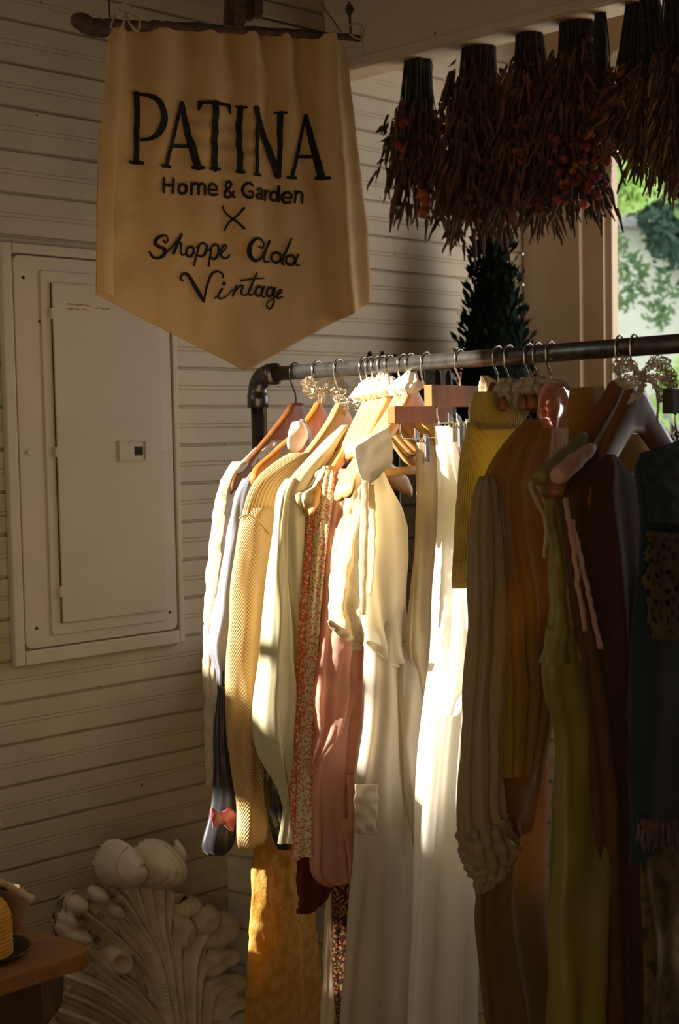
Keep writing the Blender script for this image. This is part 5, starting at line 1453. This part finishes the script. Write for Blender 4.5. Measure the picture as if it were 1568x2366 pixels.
# ================================================================== SMALL CONIFER BEHIND THE RAIL
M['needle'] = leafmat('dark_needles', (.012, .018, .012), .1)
cb = at(1143, 900, 3.60)
tr = thing('conifer', 'tall narrow near-black conifer standing behind the rail in front of the board wall', 'tree', (cb[0], cb[1], 0))
mb = MB(); mb.tube([np.array([cb[0], cb[1], .02]), np.array([cb[0], cb[1], 2.1])], [.02, .005], 8); mb.build('trunk', M['bark'], tr, smooth=True)
mb = MB(); mb.lathe(np.array([cb[0], cb[1], 0]), [(.001, 0), (.11, 0), (.14, .24), (.15, .26), (.13, .26), (.12, .22), (.001, .2)], 24); mb.build('pot', M['darktable'], tr, smooth=True)
rnd = random.Random(21); V = []; F = []
for k in range(5200):
    h = rnd.random() ** .8; z = .35 + 1.75 * (1 - h); R_ = (.012 + .265 * ((2.12 - z) / 1.77) ** .72)
    a = rnd.uniform(0, 2 * PI); rr = R_ * math.sqrt(rnd.uniform(.2, 1.0))
    p = np.array([cb[0] + rr * math.cos(a), cb[1] + rr * math.sin(a), z])
    d = np.array([math.cos(a) * .55, math.sin(a) * .55, .85]) + np.array([rnd.gauss(0, .2), rnd.gauss(0, .2), 0]); d /= np.linalg.norm(d)
    L_ = rnd.uniform(.02, .045); sd = np.cross(d, np.array([rnd.gauss(0, 1), rnd.gauss(0, 1), rnd.gauss(0, 1)])); sd /= np.linalg.norm(sd)
    b = len(V); V += [p - sd * .003, p + d * L_ * .5 + sd * .0075, p + d * L_, p + d * L_ * .5 - sd * .0075]; F.append((b, b + 1, b + 2, b + 3))
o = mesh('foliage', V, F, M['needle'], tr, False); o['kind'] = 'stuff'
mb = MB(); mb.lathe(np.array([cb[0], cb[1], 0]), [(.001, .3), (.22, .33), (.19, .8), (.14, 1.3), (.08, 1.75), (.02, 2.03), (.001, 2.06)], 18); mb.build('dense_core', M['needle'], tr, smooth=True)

# dark pegged stand behind the rail
ps = thing('peg_stand', 'dark wooden stand whose pegs poke up just behind the rail left of the conifer', 'stand', np.append(at(905, 900, 3.05)[:2], 0))
for x, y in ((854, 812), (883, 812), (912, 818), (974, 850), (1011, 850), (1036, 856)):
    p = at(x, y, 3.05)
    mb = MB(); mb.tube([np.array([p[0], p[1], .0]), np.array([p[0], p[1], p[2] - .012]), p], [.009, .008, .004], 10); mb.build('peg', M['blackwood'], ps, smooth=True)
mb = MB(); a_, b_ = at(840, 905, 3.05), at(1050, 900, 3.05); mb.tube([a_, b_], .008, 8); mb.build('crossbar', M['blackwood'], ps, smooth=True)

# ================================================================== PENDANT LAMP AND OUTDOORS
lp = at(1462, 182, 3.15)
M['enamel'] = simple('white_enamel', (.72, .68, .60), .35, var=.05)
lm = thing('pendant_lamp', 'white enamel dome pendant lamp near the window behind the dried bunches', 'lamp', lp)
mb = MB(); mb.lathe(lp, [(.078, 0), (.078, .012), (.072, .014), (.066, .04), (.048, .064), (.022, .078), (.018, .10), (.017, .10), (.017, .078), (.046, .060), (.063, .038), (.070, .004)], 40); mb.build('lamp_shade', M['enamel'], lm, smooth=True)
mb = MB(); mb.tube([lp + ZZ * .10, np.array([lp[0], lp[1], 2.97])], .004, 8); mb.build('cable', M['twine_dark'], lm, smooth=True)
mb = MB(); mb.ball(lp + ZZ * .03, .022, 12, 8); mb.build('bulb', M['enamel'], lm, smooth=True)

M['stucco'] = simple('stucco', (.66, .66, .54), .9, var=.10, nscale=3)
M['shingle'] = simple('shingles', (.26, .25, .25), .9, var=.25, nscale=10)
M['ground'] = simple('courtyard', (.42, .40, .34), .95, var=.2, nscale=2)
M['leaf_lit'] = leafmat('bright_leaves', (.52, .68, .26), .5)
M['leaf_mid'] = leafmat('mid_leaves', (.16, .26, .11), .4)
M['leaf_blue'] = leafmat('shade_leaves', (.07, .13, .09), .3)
mb = MB(); gq = at(1500, 900, 12); mb.box([gq[0] + 3, gq[1] + 2, -.06], [9, 0, 0], [0, 7, 0], [0, 0, .05])
tag(mb.build('ground', M['ground']), kind='structure')
# neighbouring house: pale gable wall with a grey roof edge
def ex(px, py, d=10.5): return at(px, py, d)
hs = thing('house', 'pale stucco house with a grey gable roof seen blurred through the window', 'house', np.append(ex(1500, 900)[:2], 0))
V = [ex(1300, 540), ex(1405, 528), ex(1500, 528), ex(1640, 690), ex(1900, 900)]
P = [np.append(ex(1290, 600)[:2], -.02), np.append(ex(1290, 600)[:2], ex(1290, 545)[2]), ex(1420, 522), ex(1490, 530), ex(1700, 760), np.append(ex(1700, 760)[:2], -.02)]
mb = MB(); mb.prism(P, np.array([.6, 3.0, 0])); mb.build('wall', M['stucco'], hs)
mb = MB(); mb.prism([ex(1285, 548, 10.3), ex(1420, 520, 10.3), ex(1490, 525, 10.3), ex(1720, 775, 10.3), ex(1720, 735, 10.3), ex(1500, 470, 10.3), ex(1430, 462, 10.3), ex(1285, 500, 10.3)], np.array([.6, 3.2, .0])); mb.build('roof', M['shingle'], hs)
mb = MB(); mb.box(np.append(ex(1600, 1000)[:2], 1.2), [.5, .0, 0], [0, .03, 0], [0, 0, .5]); mb.build('window', M['shingle'], hs)


def leaves(name, label, spots, n, key, seed, size=.05, trunk=None):
    rnd = random.Random(seed)
    c = at(*spots[0][:3])
    g = thing(name, label, 'tree', np.append(c[:2], -.01))
    V = []; F = []
    for k in range(n):
        x, y, d, r = rnd.choice(spots)
        a = np.array([rnd.gauss(0, 1), rnd.gauss(0, 1), rnd.gauss(0, 1)]); a *= r / np.linalg.norm(a) * rnd.random() ** .45
        p = at(x, y, d) + a
        u = np.array([rnd.gauss(0, 1) for _ in range(3)]); u /= np.linalg.norm(u); v = np.cross(u, [rnd.gauss(0, 1) for _ in range(3)]); v /= np.linalg.norm(v)
        s_ = size * rnd.uniform(.6, 1.3); b = len(V); V += [p - u * s_, p + v * s_ * .45, p + u * s_, p - v * s_ * .45]; F.append((b, b + 1, b + 2, b + 3))
    o = mesh('foliage', V, F, M[key], g, False); o['kind'] = 'stuff'
    mb = MB()
    mb.tube([np.append(c[:2], 0) + np.array([1.6, .6, 0]), (np.append(c[:2], 1.6) + np.array([1.5, .5, 0])), (np.append(c[:2], 2.6) + np.array([1.2, .4, 0]))], [.07, .05, .01], 6)
    mb.build('trunk', M['bark'], g, smooth=True)


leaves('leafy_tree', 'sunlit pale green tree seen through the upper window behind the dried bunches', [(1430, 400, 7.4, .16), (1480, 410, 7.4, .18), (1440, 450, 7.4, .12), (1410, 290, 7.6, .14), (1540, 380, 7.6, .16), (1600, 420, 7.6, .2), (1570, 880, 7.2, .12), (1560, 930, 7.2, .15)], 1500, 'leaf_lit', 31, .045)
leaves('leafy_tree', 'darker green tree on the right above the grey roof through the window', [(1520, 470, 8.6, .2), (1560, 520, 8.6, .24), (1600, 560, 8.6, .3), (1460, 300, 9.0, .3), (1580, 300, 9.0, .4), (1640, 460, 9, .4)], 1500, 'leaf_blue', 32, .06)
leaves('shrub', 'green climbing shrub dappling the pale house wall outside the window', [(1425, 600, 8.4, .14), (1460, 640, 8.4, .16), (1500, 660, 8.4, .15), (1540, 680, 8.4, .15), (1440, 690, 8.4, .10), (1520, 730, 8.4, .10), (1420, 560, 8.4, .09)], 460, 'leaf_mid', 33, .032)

# unseen block added left of the view to keep sun off the yard
mb = MB(); mb.box([-.2, 9.0, 2.25], [1.1, 0, 0], [0, 3.4, 0], [0, 0, 2.3])
tag(mb.build('wall_sun_block', M['stucco']), kind='structure')
